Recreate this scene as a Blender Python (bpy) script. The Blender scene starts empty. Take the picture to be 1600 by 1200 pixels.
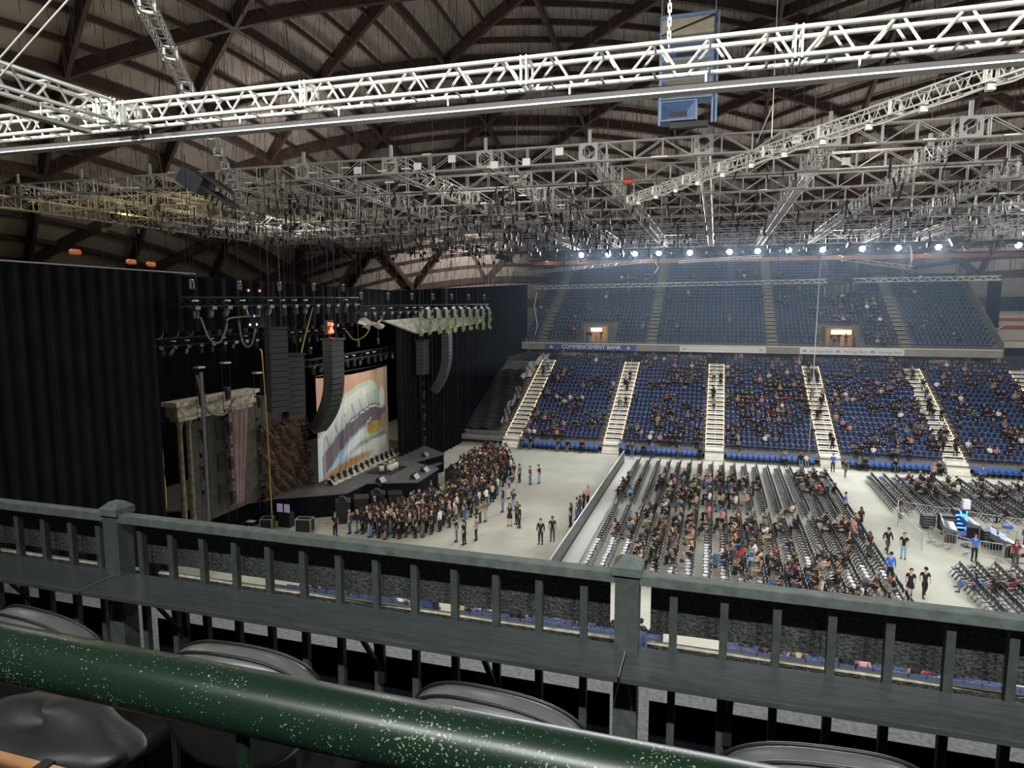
import bpy, math, random
import numpy as np
from mathutils import Vector, Matrix
R = math.radians
S = bpy.context.scene
COL = S.collection
rnd = random.Random(7)

# ------------------------------------------------------------------ camera
cd = bpy.data.cameras.new('camera'); cam = bpy.data.objects.new('camera', cd); COL.objects.link(cam)
cam.location = (0, 0, 16); cam.rotation_euler = (R(90 - 6.68), 0, R(16.9))
cd.sensor_width = 36; cd.lens = 36 * 1042 / 1600; cd.clip_start = 0.05; cd.clip_end = 500
S.camera = cam
# ------------------------------------------------------------------ world, exposure
w = bpy.data.worlds.new('world'); S.world = w; w.use_nodes = True
w.node_tree.nodes['Background'].inputs[0].default_value = (0.55, 0.6, 0.7, 1)
w.node_tree.nodes['Background'].inputs[1].default_value = 0.018
S.view_settings.view_transform = 'Standard'; S.view_settings.look = 'None'
S.view_settings.exposure = 0.0; S.view_settings.gamma = 1.0; S.view_settings.use_curve_mapping = False
# ------------------------------------------------------------------ lights
def light(name, kind, loc, energy, color=(1, 1, 1), target=None, size=0.3, spot=2.4, blend=0.6):
    l = bpy.data.lights.new(name, kind); l.energy = energy; l.color = color
    if kind == 'AREA':
        l.size = size
    else:
        l.shadow_soft_size = size
    if kind == 'SPOT':
        l.spot_size = spot; l.spot_blend = blend
    o = bpy.data.objects.new(name, l); COL.objects.link(o); o.location = loc
    if target is not None:
        o.rotation_euler = (Vector(target) - Vector(loc)).to_track_quat('-Z', 'Y').to_euler()
    return o
FAR_X = [-18.9, -15.0, -11.2, -7.9, -3.7, 1.5, 5.1, 9.0, 13.1, 17.8, 21.9, 26.4, 34.9]
COOL = (0.93, 0.97, 1.0); WARM = (1.0, 0.93, 0.80)
for i, x in enumerate(FAR_X):                       # house floods on the far catwalk
    if i in (1, 3, 5, 8, 10): light('house_flood_core', 'SPOT', (x, 96.5, 23.3), 15000, COOL, (x - 1 + (i % 3), 78, 0), 0.15, R(24), 0.9)   # the narrow hot core of five of them
    light('house_flood_far', 'SPOT', (x, 96.55, 23.35), 10500, COOL, (x * 0.55 + 4, 26, 0), 0.25, R(100), 1.0)
for i in range(9):                                  # the same row over the camera's own stand
    x = -26 + i * 7.5
    light('house_flood_near', 'SPOT', (x, -1.5, 24.6), 14500, (1.0, 0.985, 0.93), (x * 0.55 + 6, 46, 0), 0.25, R(82), 1.0)
for i in range(6):                                  # house lights behind the camera over its own deck
    light('deck_light', 'SPOT', (-6.5 + i * 2.6, -4.6, 22.6), 450 + i * 380, (0.97, 1.0, 0.97), (-4.5 + i * 1.5, 2.3, 15), 0.10, R(44), 0.8)
for x, y in ((30, 30), (30, 70), (46, 50)):         # house floods at the open end of the hall
    light('house_flood_end', 'SPOT', (x, y, 27), 11000, COOL, (x * 0.3, 50, 2), 0.3, R(120), 0.8)
for x, y, e in ((-6, 88, 1900), (14, 88, 2300), (33, 80, 2600), (-16, 46, 1900), (8, 44, 1500), (26, 44, 1700), (-42, 60, 2800), (-32, 24, 2000), (-8, 24, 1800)):
    light('roof_fill', 'POINT', (x, y, 27.5), e, (1.0, 0.93, 0.86), None, 1.5)   # added points without fixtures, standing in for lamp spill on the roof
for x, y in ((-52, 40.6), (-46.5, 40.6), (-41, 40.8), (-35.5, 41), (-49, 47), (-42, 47), (-35, 53)): light('grid_warm_fill', 'POINT', (x, y, 23.2), 140, (1.0, 0.82, 0.34), None, 0.2)  # added warm points without fixtures, yellowing the left end of the grid
light('ring_fill', 'SPOT', (-33, 95, 20.5), 14000, (1.0, 0.95, 0.86), (-42, 104, 21.5), 0.5, R(120), 0.8)  # added spot without a fixture, brightening the far-left roof edge
light('ring_fill', 'SPOT', (37, 102.5, 17.5), 3200, (1.0, 0.95, 0.90), (42, 112, 21.0), 0.5, R(150), 0.8)  # added unseen spot behind the cream wall, lightening the right roof
light('stage_fill', 'POINT', (-25.5, 51, 13.2), 760, (1.0, 0.93, 0.82), None, 0.5)  # added points without fixtures, brightening the dim stage
light('stage_fill', 'POINT', (-36.5, 35, 8.0), 150, (1.0, 0.93, 0.8), None, 0.3)  # added point lifting the dark floor behind the curtain
light('stage_fill', 'POINT', (-27.5, 37, 14.0), 110, (1.0, 0.9, 0.75), None, 0.5)
for x, z in ((-15.8, 12.6), (15.2, 13.0)):
    light('vomitory_light', 'POINT', (x, 93.4, z - .2), 60, (1.0, 0.68, 0.32), None, 0.3)
for x in (-20, 4, 27):
    light('concourse_light', 'POINT', (x, 93.0, 9.9), 60, (1.0, 0.8, 0.65), None, 0.5)

# ------------------------------------------------------------------ materials
MAT = {}
def mat(name, col, rough=0.6, metal=0.0, noise=0.0, nscale=4.0, emit=None, estr=0.0, bump=0.0, spec=0.5, coords='Object'):
    if name in MAT:
        return MAT[name]
    m = bpy.data.materials.new(name); m.use_nodes = True; nt = m.node_tree; b = nt.nodes['Principled BSDF']
    c = (*col, 1)
    b.inputs['Base Color'].default_value = c; b.inputs['Roughness'].default_value = rough
    b.inputs['Metallic'].default_value = metal; b.inputs['Specular IOR Level'].default_value = spec
    if emit:
        b.inputs['Emission Color'].default_value = (*emit, 1); b.inputs['Emission Strength'].default_value = estr
    if noise > 0 or bump > 0:
        tc = nt.nodes.new('ShaderNodeTexCoord'); n = nt.nodes.new('ShaderNodeTexNoise')
        n.inputs['Scale'].default_value = nscale; n.inputs['Detail'].default_value = 5
        nt.links.new(tc.outputs[coords], n.inputs['Vector'])
        if noise > 0:
            r = nt.nodes.new('ShaderNodeValToRGB')
            r.color_ramp.elements[0].position = 0.3; r.color_ramp.elements[1].position = 0.7
            r.color_ramp.elements[0].color = (*[max(0, v * (1 - noise)) for v in col], 1)
            r.color_ramp.elements[1].color = (*[min(1, v * (1 + noise)) for v in col], 1)
            nt.links.new(n.outputs['Fac'], r.inputs['Fac']); nt.links.new(r.outputs['Color'], b.inputs['Base Color'])
        if bump > 0:
            bp = nt.nodes.new('ShaderNodeBump'); bp.inputs['Strength'].default_value = bump; bp.inputs['Distance'].default_value = 0.02
            nt.links.new(n.outputs['Fac'], bp.inputs['Height']); nt.links.new(bp.outputs['Normal'], b.inputs['Normal'])
    MAT[name] = m
    return m
concrete = mat('floor_concrete', (0.49, 0.485, 0.405), 0.75, noise=0.10, nscale=0.35)
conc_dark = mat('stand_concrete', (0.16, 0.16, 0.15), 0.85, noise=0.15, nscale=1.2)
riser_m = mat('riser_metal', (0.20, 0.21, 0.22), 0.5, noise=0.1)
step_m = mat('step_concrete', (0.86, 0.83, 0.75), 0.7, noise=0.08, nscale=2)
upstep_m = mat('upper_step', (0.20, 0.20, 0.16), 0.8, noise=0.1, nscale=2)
nosing_m = mat('step_nosing', (0.50, 0.48, 0.36), 0.6)
steel = mat('aluminium', (0.56, 0.56, 0.53), 0.42, 0.4, noise=0.05, nscale=3)
gridm = mat('grid_steel', (0.50, 0.50, 0.49), 0.5, 0.3, noise=0.12, nscale=1)
white_p = mat('white_plate', (0.80, 0.80, 0.76), 0.5)
blackm = mat('black_metal', (0.015, 0.015, 0.017), 0.45, 0.2)
rubber = mat('black_track', (0.012, 0.012, 0.013), 0.6)
drape = mat('black_drape', (0.006, 0.0068, 0.010), 0.95, noise=0.3, nscale=0.8, spec=0.1)
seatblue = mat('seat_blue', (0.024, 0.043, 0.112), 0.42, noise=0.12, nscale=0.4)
seatbright = mat('seat_bright_blue', (0.035, 0.13, 0.48), 0.4)
chairb = mat('chair_black', (0.012, 0.012, 0.013), 0.35, 0.1)
chairpad = mat('chair_vinyl', (0.030, 0.030, 0.033), 0.36)
deck_m = mat('stage_deck', (0.085, 0.085, 0.083), 0.6, noise=0.25, nscale=2)
woodbeam = mat('glulam_beam', (0.048, 0.029, 0.025), 0.7, noise=0.25, nscale=1.5)
fascia = mat('ring_beam_wood', (0.42, 0.19, 0.08), 0.6, noise=0.2, nscale=1)
slab_m = mat('slab_concrete', (0.30, 0.28, 0.24), 0.8, noise=0.12, nscale=1)
cream = mat('cream_paint', (0.48, 0.43, 0.37), 0.7, noise=0.05)
redstripe = mat('red_paint', (0.33, 0.08, 0.06), 0.6)
blue_b = mat('banner_blue', (0.035, 0.075, 0.28), 0.5)
white_b = mat('banner_white', (0.72, 0.72, 0.69), 0.6)
txt_w = mat('letter_white', (0.72, 0.76, 0.82), 0.5)
txt_d = mat('letter_slate', (0.16, 0.20, 0.28), 0.5)
txt_f = mat('letter_faint', (0.55, 0.55, 0.54), 0.5)
hornblue = mat('horn_blue', (0.17, 0.26, 0.44), 0.5, noise=0.1)
hornbeige = mat('horn_beige', (0.42, 0.38, 0.28), 0.6, noise=0.15, nscale=3)
red_m = mat('red_motor', (0.45, 0.05, 0.03), 0.5)
yellowm = mat('yellow_cable_lit', (0.70, 0.55, 0.05), 0.6)  # brightened copy of the yellow, making up for weak light on the cable
yellowd = mat('yellow_cable_dim', (0.30, 0.235, 0.05), 0.6)
orange = mat('orange_clamp', (0.80, 0.25, 0.06), 0.5)
bluecrate = mat('blue_crate', (0.25, 0.40, 0.65), 0.5)
woodm = mat('bare_plywood', (0.45, 0.22, 0.09), 0.6, noise=0.3, nscale=6)
stone = mat('painted_stone', (0.42, 0.38, 0.28), 0.9, noise=0.45, nscale=3, bump=0.6)
facade = mat('painted_facade', (0.06, 0.057, 0.045), 0.9, noise=0.35, nscale=2)
pinkcloth = mat('faded_pink_cloth', (0.36, 0.25, 0.24), 0.9, noise=0.2, nscale=2)
rockred = mat('painted_rock', (0.10, 0.062, 0.048), 0.95, noise=0.7, nscale=2.2, bump=1.0)
chromem = mat('bright_chrome', (0.8, 0.8, 0.8), 0.15, 1.0)
tarpm = mat('black_tarp', (0.022, 0.024, 0.026), 0.45, noise=0.3, nscale=2, bump=0.5)
plastic = mat('clear_sheeting', (0.42, 0.43, 0.40), 0.35, noise=0.4, nscale=3, bump=0.8)
lampw = mat('lamp_lens', (1, 1, 1), 0.3, emit=(0.93, 0.97, 1.0), estr=55)
stepl = mat('step_light_lens', (1, 0.7, 0.4), 0.4, emit=(1.0, 0.62, 0.28), estr=5)
ledred = mat('red_led', (1, 0.1, 0.05), 0.4, emit=(1.0, 0.06, 0.03), estr=9)
ledblue = mat('blue_led', (0.05, 0.2, 1), 0.4, emit=(0.04, 0.16, 1.0), estr=5)
ledwhite = mat('white_led', (1, 1, 1), 0.4, emit=(0.9, 0.93, 1.0), estr=4)
screenm = mat('monitor_screen', (0.3, 0.4, 0.7), 0.3, emit=(0.45, 0.55, 0.85), estr=0.9)
signy = mat('lit_sign_yellow', (1, 0.8, 0.3), 0.4, emit=(1.0, 0.78, 0.30), estr=3.2)
signw = mat('lit_sign_white', (1, 1, 1), 0.4, emit=(0.75, 0.88, 1.0), estr=2.2)
vomwall = mat('vomitory_wall', (0.60, 0.38, 0.18), 0.7)
galv = mat('galvanised_steel', (0.45, 0.46, 0.46), 0.42, 0.6)
vine = mat('green_vine', (0.22, 0.28, 0.12), 0.9, noise=0.4, nscale=6)
gray_carpet = mat('grey_carpet', (0.13, 0.135, 0.135), 0.95, noise=0.35, nscale=30, bump=0.4)
offwhite = mat('off_white_cloth', (0.6, 0.58, 0.52), 0.9)

def deck_material():                                # roof deck: tan boards with thin dark hanger lines
    m = bpy.data.materials.new('roof_deck'); m.use_nodes = True; nt = m.node_tree; b = nt.nodes['Principled BSDF']
    b.inputs['Roughness'].default_value = 0.9; b.inputs['Specular IOR Level'].default_value = 0.1
    tc = nt.nodes.new('ShaderNodeTexCoord'); n = nt.nodes.new('ShaderNodeTexNoise'); n.inputs['Scale'].default_value = 0.6; n.inputs['Detail'].default_value = 6
    nt.links.new(tc.outputs['Object'], n.inputs['Vector'])
    r = nt.nodes.new('ShaderNodeValToRGB')
    r.color_ramp.elements[0].color = (0.235, 0.205, 0.190, 1); r.color_ramp.elements[1].color = (0.355, 0.315, 0.290, 1)
    nt.links.new(n.outputs['Fac'], r.inputs['Fac']); nt.links.new(r.outputs['Color'], b.inputs['Base Color'])
    MAT['roof_deck'] = m
    return m
deckm = deck_material()
def wood_black():                                   # black stained counter with faint wood grain
    m = bpy.data.materials.new('black_stained_wood'); m.use_nodes = True; nt = m.node_tree; b = nt.nodes['Principled BSDF']
    b.inputs['Roughness'].default_value = 0.24
    tc = nt.nodes.new('ShaderNodeTexCoord'); mp = nt.nodes.new('ShaderNodeMapping'); mp.inputs['Scale'].default_value = (1.6, 16, 16)
    wv = nt.nodes.new('ShaderNodeTexNoise'); wv.inputs['Scale'].default_value = 2.0; wv.inputs['Detail'].default_value = 4; wv.inputs['Distortion'].default_value = 1.8
    r = nt.nodes.new('ShaderNodeValToRGB')
    r.color_ramp.elements[0].position = 0.35; r.color_ramp.elements[1].position = 0.75
    r.color_ramp.elements[0].color = (0.040, 0.046, 0.048, 1); r.color_ramp.elements[1].color = (0.060, 0.067, 0.070, 1)
    for a, c in ((tc.outputs['Object'], mp.inputs['Vector']), (mp.outputs[0], wv.inputs['Vector']), (wv.outputs['Fac'], r.inputs['Fac']), (r.outputs['Color'], b.inputs['Base Color'])):
        nt.links.new(a, c)
    MAT['black_stained_wood'] = m
    return m
counterm = wood_black()
railm = mat('rail_paint', (0.088, 0.104, 0.094), 0.62, noise=0.25, nscale=25, bump=0.15)
railtop = railm
mesh_m = mat('mesh_cloth', (0.045, 0.048, 0.046), 0.8, noise=0.7, nscale=90, bump=0.8)
ledgem = mat('lit_pine', (0.62, 0.58, 0.44), 0.7, noise=0.1, nscale=20)
def pipe_paint():                                   # dark green enamel chipped to the primer
    m = bpy.data.materials.new('chipped_green_enamel'); m.use_nodes = True; nt = m.node_tree; b = nt.nodes['Principled BSDF']
    tc = nt.nodes.new('ShaderNodeTexCoord')
    n = nt.nodes.new('ShaderNodeTexNoise'); n.inputs['Scale'].default_value = 480; n.inputs['Detail'].default_value = 1
    n2 = nt.nodes.new('ShaderNodeTexNoise'); n2.inputs['Scale'].default_value = 14; n2.inputs['Detail'].default_value = 2
    ad = nt.nodes.new('ShaderNodeMath'); ad.operation = 'MULTIPLY_ADD'; ad.inputs[1].default_value = 0.55
    r = nt.nodes.new('ShaderNodeValToRGB'); r.color_ramp.elements[0].position = 0.985; r.color_ramp.elements[1].position = 1.02
    r.color_ramp.elements[0].position = 0.985; r.color_ramp.elements[1].position = 1.03
    r.color_ramp.elements[0].color = (0.008, 0.022, 0.013, 1); r.color_ramp.elements[1].color = (0.24, 0.29, 0.19, 1)
    for a, c in ((tc.outputs['Object'], n.inputs['Vector']), (tc.outputs['Object'], n2.inputs['Vector']), (n2.outputs['Fac'], ad.inputs[0]), (n.outputs['Fac'], ad.inputs[2]), (ad.outputs[0], r.inputs['Fac']), (r.outputs['Color'], b.inputs['Base Color'])):
        nt.links.new(a, c)
    b.inputs['Roughness'].default_value = 0.33
    bp = nt.nodes.new('ShaderNodeBump'); bp.inputs['Strength'].default_value = 0.12; bp.inputs['Distance'].default_value = 0.003
    nt.links.new(n2.outputs['Fac'], bp.inputs['Height']); nt.links.new(bp.outputs['Normal'], b.inputs['Normal'])
    MAT['pipe'] = m
    return m
pipem = pipe_paint()

# ------------------------------------------------------------------ mesh helpers
BOXF = [(0, 3, 2, 1), (4, 5, 6, 7), (0, 1, 5, 4), (1, 2, 6, 5), (2, 3, 7, 6), (3, 0, 4, 7)]
class MB:
    def __init__(s): s.v = []; s.f = []; s.m = []
    def add(s, vs, fs, mi=0):
        o = len(s.v); s.v += [tuple(p) for p in vs]; s.f += [tuple(i + o for i in f) for f in fs]; s.m += [mi] * len(fs); return s
    def box(s, a, b, mi=0):
        x0, y0, z0 = a; x1, y1, z1 = b
        return s.add([(x0, y0, z0), (x1, y0, z0), (x1, y1, z0), (x0, y1, z0), (x0, y0, z1), (x1, y0, z1), (x1, y1, z1), (x0, y1, z1)], BOXF, mi)
    def obox(s, c, ax, ay, az, mi=0):               # centre and three half-axis vectors
        c, ax, ay, az = map(Vector, (c, ax, ay, az))
        return s.add([c + ax * i + ay * j + az * k for k in (-1, 1) for i, j in ((-1, -1), (1, -1), (1, 1), (-1, 1))], BOXF, mi)
    def beam(s, p, q, wd, h, mi=0, up=(0, 0, 1)):
        p, q = Vector(p), Vector(q); d = q - p
        if d.length < 1e-6: return s
        u = Vector(up); sd = d.cross(u)
        if sd.length < 1e-4: sd = d.cross(Vector((1, 0, 0)))
        sd.normalize(); u = sd.cross(d).normalized()
        return s.obox((p + q) / 2, d / 2, sd * wd / 2, u * h / 2, mi)
    def tube(s, p, q, r, n=6, mi=0, r2=None, cap=True):
        p, q = Vector(p), Vector(q); d = q - p
        if d.length < 1e-6: return s
        a = d.cross(Vector((0, 0, 1)));
        if a.length < 1e-4 * d.length: a = d.cross(Vector((1, 0, 0)))
        a.normalize(); b = d.normalized().cross(a); r2 = r if r2 is None else r2
        vs = []
        for c, rr in ((p, r), (q, r2)):
            for k in range(n):
                t = 2 * math.pi * k / n; vs.append(c + (a * math.cos(t) + b * math.sin(t)) * rr)
        fs = [(k, k + n, (k + 1) % n + n, (k + 1) % n) for k in range(n)]
        if cap: fs += [tuple(range(n)), tuple(range(2 * n - 1, n - 1, -1))]
        return s.add(vs, fs, mi)
    def path(s, pts, r, n=6, mi=0):
        pts = [Vector(p) for p in pts]; rings = []
        for i, p in enumerate(pts):
            d = (pts[min(i + 1, len(pts) - 1)] - pts[max(i - 1, 0)]).normalized()
            a = d.cross(Vector((0, 0, 1)))
            if a.length < 1e-3: a = d.cross(Vector((1, 0, 0)))
            a.normalize(); b = d.cross(a)
            rings += [p + (a * math.cos(2 * math.pi * k / n) + b * math.sin(2 * math.pi * k / n)) * r for k in range(n)]
        fs = [(i * n + k, i * n + k + n, i * n + (k + 1) % n + n, i * n + (k + 1) % n) for i in range(len(pts) - 1) for k in range(n)]
        fs += [tuple(range(n)), tuple(range(len(rings) - 1, len(rings) - n - 1, -1))]
        return s.add(rings, fs, mi)
    def lathe(s, prof, c=(0, 0, 0), n=12, mi=0, M=None):
        vs = []; c = Vector(c)
        for r, z in prof:
            for k in range(n):
                t = 2 * math.pi * k / n; p = Vector((r * math.cos(t), r * math.sin(t), z))
                vs.append((M @ p if M else p) + c)
        fs = [(i * n + k, i * n + (k + 1) % n, i * n + (k + 1) % n + n, i * n + k + n) for i in range(len(prof) - 1) for k in range(n)]
        fs += [tuple(range(n - 1, -1, -1)), tuple(range(len(vs) - n, len(vs)))]
        return s.add(vs, fs, mi)
    def grid(s, fn, nu, nv, mi=0):
        vs = [fn(u / nu, v / nv) for v in range(nv + 1) for u in range(nu + 1)]
        w_ = nu + 1
        return s.add(vs, [(j * w_ + i, j * w_ + i + 1, (j + 1) * w_ + i + 1, (j + 1) * w_ + i) for j in range(nv) for i in range(nu)], mi)
    def prism(s, poly, z0, z1, mi=0):
        n = len(poly)
        vs = [(x, y, z0) for x, y in poly] + [(x, y, z1) for x, y in poly]
        return s.add(vs, [tuple(range(n - 1, -1, -1)), tuple(range(n, 2 * n))] + [(k, (k + 1) % n, (k + 1) % n + n, k + n) for k in range(n)], mi)
    def mesh(s, name, mats, smooth=False):
        me = bpy.data.meshes.new(name); me.from_pydata(s.v, [], s.f)
        for m in (mats if isinstance(mats, (list, tuple)) else [mats]): me.materials.append(m)
        if any(s.m): me.polygons.foreach_set('material_index', s.m)
        if smooth: me.polygons.foreach_set('use_smooth', [True] * len(s.f))
        me.update(); return me
    def build(s, name, mats, parent=None, smooth=False, loc=None):
        return ob(name, s.mesh(name, mats, smooth), parent, loc)
def ob(name, me, parent=None, loc=None):
    o = bpy.data.objects.new(name, me); COL.objects.link(o)
    if parent is not None: o.parent = parent
    if loc is not None: o.location = loc
    return o
LABELS = {}
def tag(o, label=None, cat=None, group=None, kind=None):
    if label:
        o['label'] = label; LABELS[label] = LABELS.get(label, 0) + 1
    if cat: o['category'] = cat
    if group: o['group'] = group
    if kind: o['kind'] = kind
    return o
def struct(o): o['kind'] = 'structure'; return o
def empty(name, loc=(0, 0, 0), rz=0.0):
    o = bpy.data.objects.new(name, None); COL.objects.link(o); o.location = loc; o.rotation_euler = (0, 0, rz); o.empty_display_size = 0.2
    return o
def setmat(o, *ms):
    for s_, m in zip(o.material_slots, ms):
        s_.link = 'OBJECT'; s_.material = m
ORD = ['first', 'second', 'third', 'fourth', 'fifth', 'sixth', 'seventh', 'eighth', 'ninth', 'tenth', 'eleventh', 'twelfth', 'thirteenth', 'fourteenth', 'fifteenth',
       'sixteenth', 'seventeenth', 'eighteenth', 'nineteenth', 'twentieth']
def nth(i):
    if i < 20: return ORD[i]
    n = i + 1
    return f"{n}{'th' if n % 100 in (11, 12, 13) else {1: 'st', 2: 'nd', 3: 'rd'}.get(n % 10, 'th')}"
def text_mesh(body, size, mats, name, shear=0.0, offset=0.0, extrude=0.01):
    c = bpy.data.curves.new('t', 'FONT'); c.body = body; c.size = size; c.shear = shear; c.offset = offset; c.extrude = extrude
    c.align_x = 'CENTER'; c.align_y = 'CENTER'; c.resolution_u = 2
    o = bpy.data.objects.new('t', c); COL.objects.link(o)
    me = bpy.data.meshes.new_from_object(o.evaluated_get(bpy.context.evaluated_depsgraph_get()))
    bpy.data.objects.remove(o); bpy.data.curves.remove(c); me.name = name
    me.materials.clear(); me.materials.append(mats)
    return me

# ================================================================== ROOF
DC = Vector((5, 48, 0)); DR = 80.8; DZ0 = 17.0; DZC = -76.8; DRAD = 123.8
def domez(x, y):
    return DZC + math.sqrt(max(DRAD ** 2 - (x - DC.x) ** 2 - (y - DC.y) ** 2, 1))
FWD = Vector((-math.sin(R(16.9)), math.cos(R(16.9)), 0))
def in_front(p, margin=1.25):
    d = Vector(p) - Vector((0, 0, 16)); z = d.dot(FWD)
    if z < -6: return False
    return abs(d.dot(Vector((FWD.y, -FWD.x, 0)))) < max(z, 4) * 0.768 * margin + 8
shell = MB()
NS, NR = 60, 16
vs = []
for i in range(NR + 1):
    r = DR * 1.005 * i / NR
    for k in range(NS):
        t = 2 * math.pi * k / NS; x, y = DC.x + r * math.cos(t), DC.y + r * math.sin(t); vs.append((x, y, domez(x, y) + 0.45))
fs = [(i * NS + k, i * NS + (k + 1) % NS, (i + 1) * NS + (k + 1) % NS, (i + 1) * NS + k) for i in range(1, NR) for k in range(NS)] + [(0, NS + k, NS + (k + 1) % NS) for k in range(NS)]
shell.add(vs, fs)
ceil = struct(shell.build('ceiling', deckm, smooth=True))
# purlins: parallel boards inside every triangle of the lattice, one mesh with the deck they carry
N6 = 7; LS = 12.53
def node(s, i, j):                                  # sector s, ring i, place j along it
    a0 = R(60 * s + 30); a1 = a0 + R(60)
    x = DC.x + LS * (math.cos(a0) * (i - j) + math.cos(a1) * j); y = DC.y + LS * (math.sin(a0) * (i - j) + math.sin(a1) * j)
    return Vector((x, y, domez(x, y)))
def nrm(p): return (Vector((DC.x, DC.y, DZC)) - p).normalized()
def arc_beam(mb, p, q, wd, h, drop, n=4, mi=0):
    pts = []
    for k in range(n + 1):
        m_ = p.lerp(q, k / n); z = domez(m_.x, m_.y); pts.append(Vector((m_.x, m_.y, z)) + nrm(Vector((m_.x, m_.y, z))) * drop)
    for a, b in zip(pts, pts[1:]):
        d = (b - a).normalized() * 0.05
        mb.beam(a - d, b + d, wd, h, mi, up=nrm((a + b) / 2))
edges = set(); tris = []
for s in range(6):
    for i in range(N6):
        for j in range(i + 1):
            a, b, c = (s, i, j), (s, i + 1, j), (s, i + 1, j + 1)
            tris.append((a, b, c, True))
            if j < i: tris.append(((s, i, j), (s, i, j + 1), (s, i + 1, j + 1), False))
key = lambda n: tuple(round(v, 1) for v in node(*n))
done = {}
pur = MB()
for a, b, c, up in tris:
    pa, pb, pc = node(*a), node(*b), node(*c)
    for p, q in ((pa, pb), (pb, pc), (pa, pc)):
        k = tuple(sorted((tuple(round(v, 1) for v in p), tuple(round(v, 1) for v in q))))
        done[k] = (p, q)
    if not in_front((pa + pb + pc) / 3) or max(((q - DC).to_2d().length) for q in (pa, pb, pc)) > DR + 3: continue
    apex, l, r_ = (pa, pb, pc) if up else (pc, pa, pb)
    for k in range(1, 4):
        t = k / 4
        arc_beam(pur, apex.lerp(l, t), apex.lerp(r_, t), 0.17, 0.60, 0.10, 3)
struct(pur.build('ceiling_purlin', woodbeam))
for k, (p, q) in sorted(done.items()):
    if not in_front((p + q) / 2) or max((p - DC).to_2d().length, (q - DC).to_2d().length) > DR + 3: continue
    mb = MB(); arc_beam(mb, p, q, 0.36, 1.15, 0.40, 5)
    struct(mb.build('ceiling_beam', woodbeam))
# tension ring
ring = MB()
for k in range(72):
    a, b = 2 * math.pi * k / 72, 2 * math.pi * (k + 1) / 72
    ring.beam((DC.x + DR * math.cos(a), DC.y + DR * math.sin(a), 16.6), (DC.x + DR * math.cos(b), DC.y + DR * math.sin(b), 16.6), 1.0, 1.4)
struct(ring.build('ceiling_trim', woodbeam))
wall = MB()
for k in range(72):
    a, b = 2 * math.pi * k / 72, 2 * math.pi * (k + 1) / 72
    pa, pb = (DC.x + (DR + .3) * math.cos(a), DC.y + (DR + .3) * math.sin(a)), (DC.x + (DR + .3) * math.cos(b), DC.y + (DR + .3) * math.sin(b))
    wall.add([(*pa, -0.2), (*pb, -0.2), (*pb, 17), (*pa, 17)], [(0, 1, 2, 3)])
struct(wall.build('wall_outer', mat('outer_wall', (0.16, 0.15, 0.14), 0.9, noise=0.1, nscale=0.5)))
# hanger wires: thin cables all over the roof
wires = MB(); rw = random.Random(3)
for _ in range(5200):
    x, y = rw.uniform(-62, 60), rw.uniform(20, 118)
    if math.hypot(x - DC.x, y - DC.y) > 76 or not in_front((x, y, 16), 1.0): continue
    z = domez(x, y)
    l = rw.choice((1.2, 2.0, 3.0, 4.2)); dx, dy = rw.uniform(-.45, .45), rw.uniform(-.45, .45)
    r_ = 0.010 + 0.00022 * math.hypot(x, y)
    wires.tube((x, y, z + .3), (x + dx, y + dy, z - l), r_, 3, cap=False)
tag(wires.build('hanger_wire', mat('wire_dark', (0.05, 0.04, 0.04), 0.7)), 'thin dark hanger wires dangling all over the roof underside', 'wire', kind='stuff')

# ================================================================== TRUSSES
def truss_axes(P, Q):
    P, Q = Vector(P), Vector(Q); d = (Q - P).normalized(); side = d.cross(Vector((0, 0, 1))).normalized(); up = side.cross(d)
    return P, Q, d, side, up
def box_truss(root, P, Q, h, wd, sec, panels, rc, rb, m, plates=True, n=8, cables=False):
    """P, Q: middle of the two ends. Chords, lacing and end plates are children of root (root sits at the origin)."""
    P, Q, d, side, up = truss_axes(P, Q); L = (Q - P).length
    corners = {(i, j): side * (i * wd / 2) + up * (j * h / 2) for i in (-1, 1) for j in (-1, 1)}
    for (i, j), o in corners.items():
        MB().tube(P + o, Q + o, rc, n).build('chord', m, root, smooth=True)
    nsec = max(1, round(L / sec)); sl = L / nsec; pl = sl / panels
    for face, (a, b) in (('top', ((-1, 1), (1, 1))), ('front', ((-1, -1), (-1, 1))), ('bottom', ((-1, -1), (1, -1))), ('back', ((1, -1), (1, 1)))):
        if face in ('top', 'bottom'): lc = MB()
        for s in range(nsec):
            for k in range(panels):
                t0 = s * sl + k * pl + 0.10 * pl; t1 = t0 + pl * 0.40; t2 = s * sl + (k + 1) * pl - .1 * pl
                if face in ('front', 'back'):
                    lc.tube(P + d * t0 + corners[a], P + d * t1 + corners[b], rb, 5); lc.tube(P + d * (t1 + .1 * pl) + corners[b], P + d * t2 + corners[a], rb, 5)
                else:
                    lc.tube(P + d * (t0 + .4 * pl) + corners[a], P + d * (t0 + .4 * pl) + corners[b], rb, 5)
        if face in ('front', 'back'): lc.build('lacing', m, root)
    if plates:
        for s in range(nsec + 1):
            for e in (-1, 1):
                c = P + d * (s * sl + e * 0.035)
                fr = MB()
                for i in (-1, 1):
                    fr.obox(c + side * i * wd / 2, d * .008, side * .03, up * (h / 2 + .03)); fr.obox(c + up * i * h / 2, d * .008, side * wd / 2, up * .03)
                fr.build('end_plate', white_p, root)
def thing(name, label, cat, group=None, loc=(0, 0, 0), rz=0.0):
    return tag(empty(name, loc, rz), label, cat, group)

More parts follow.
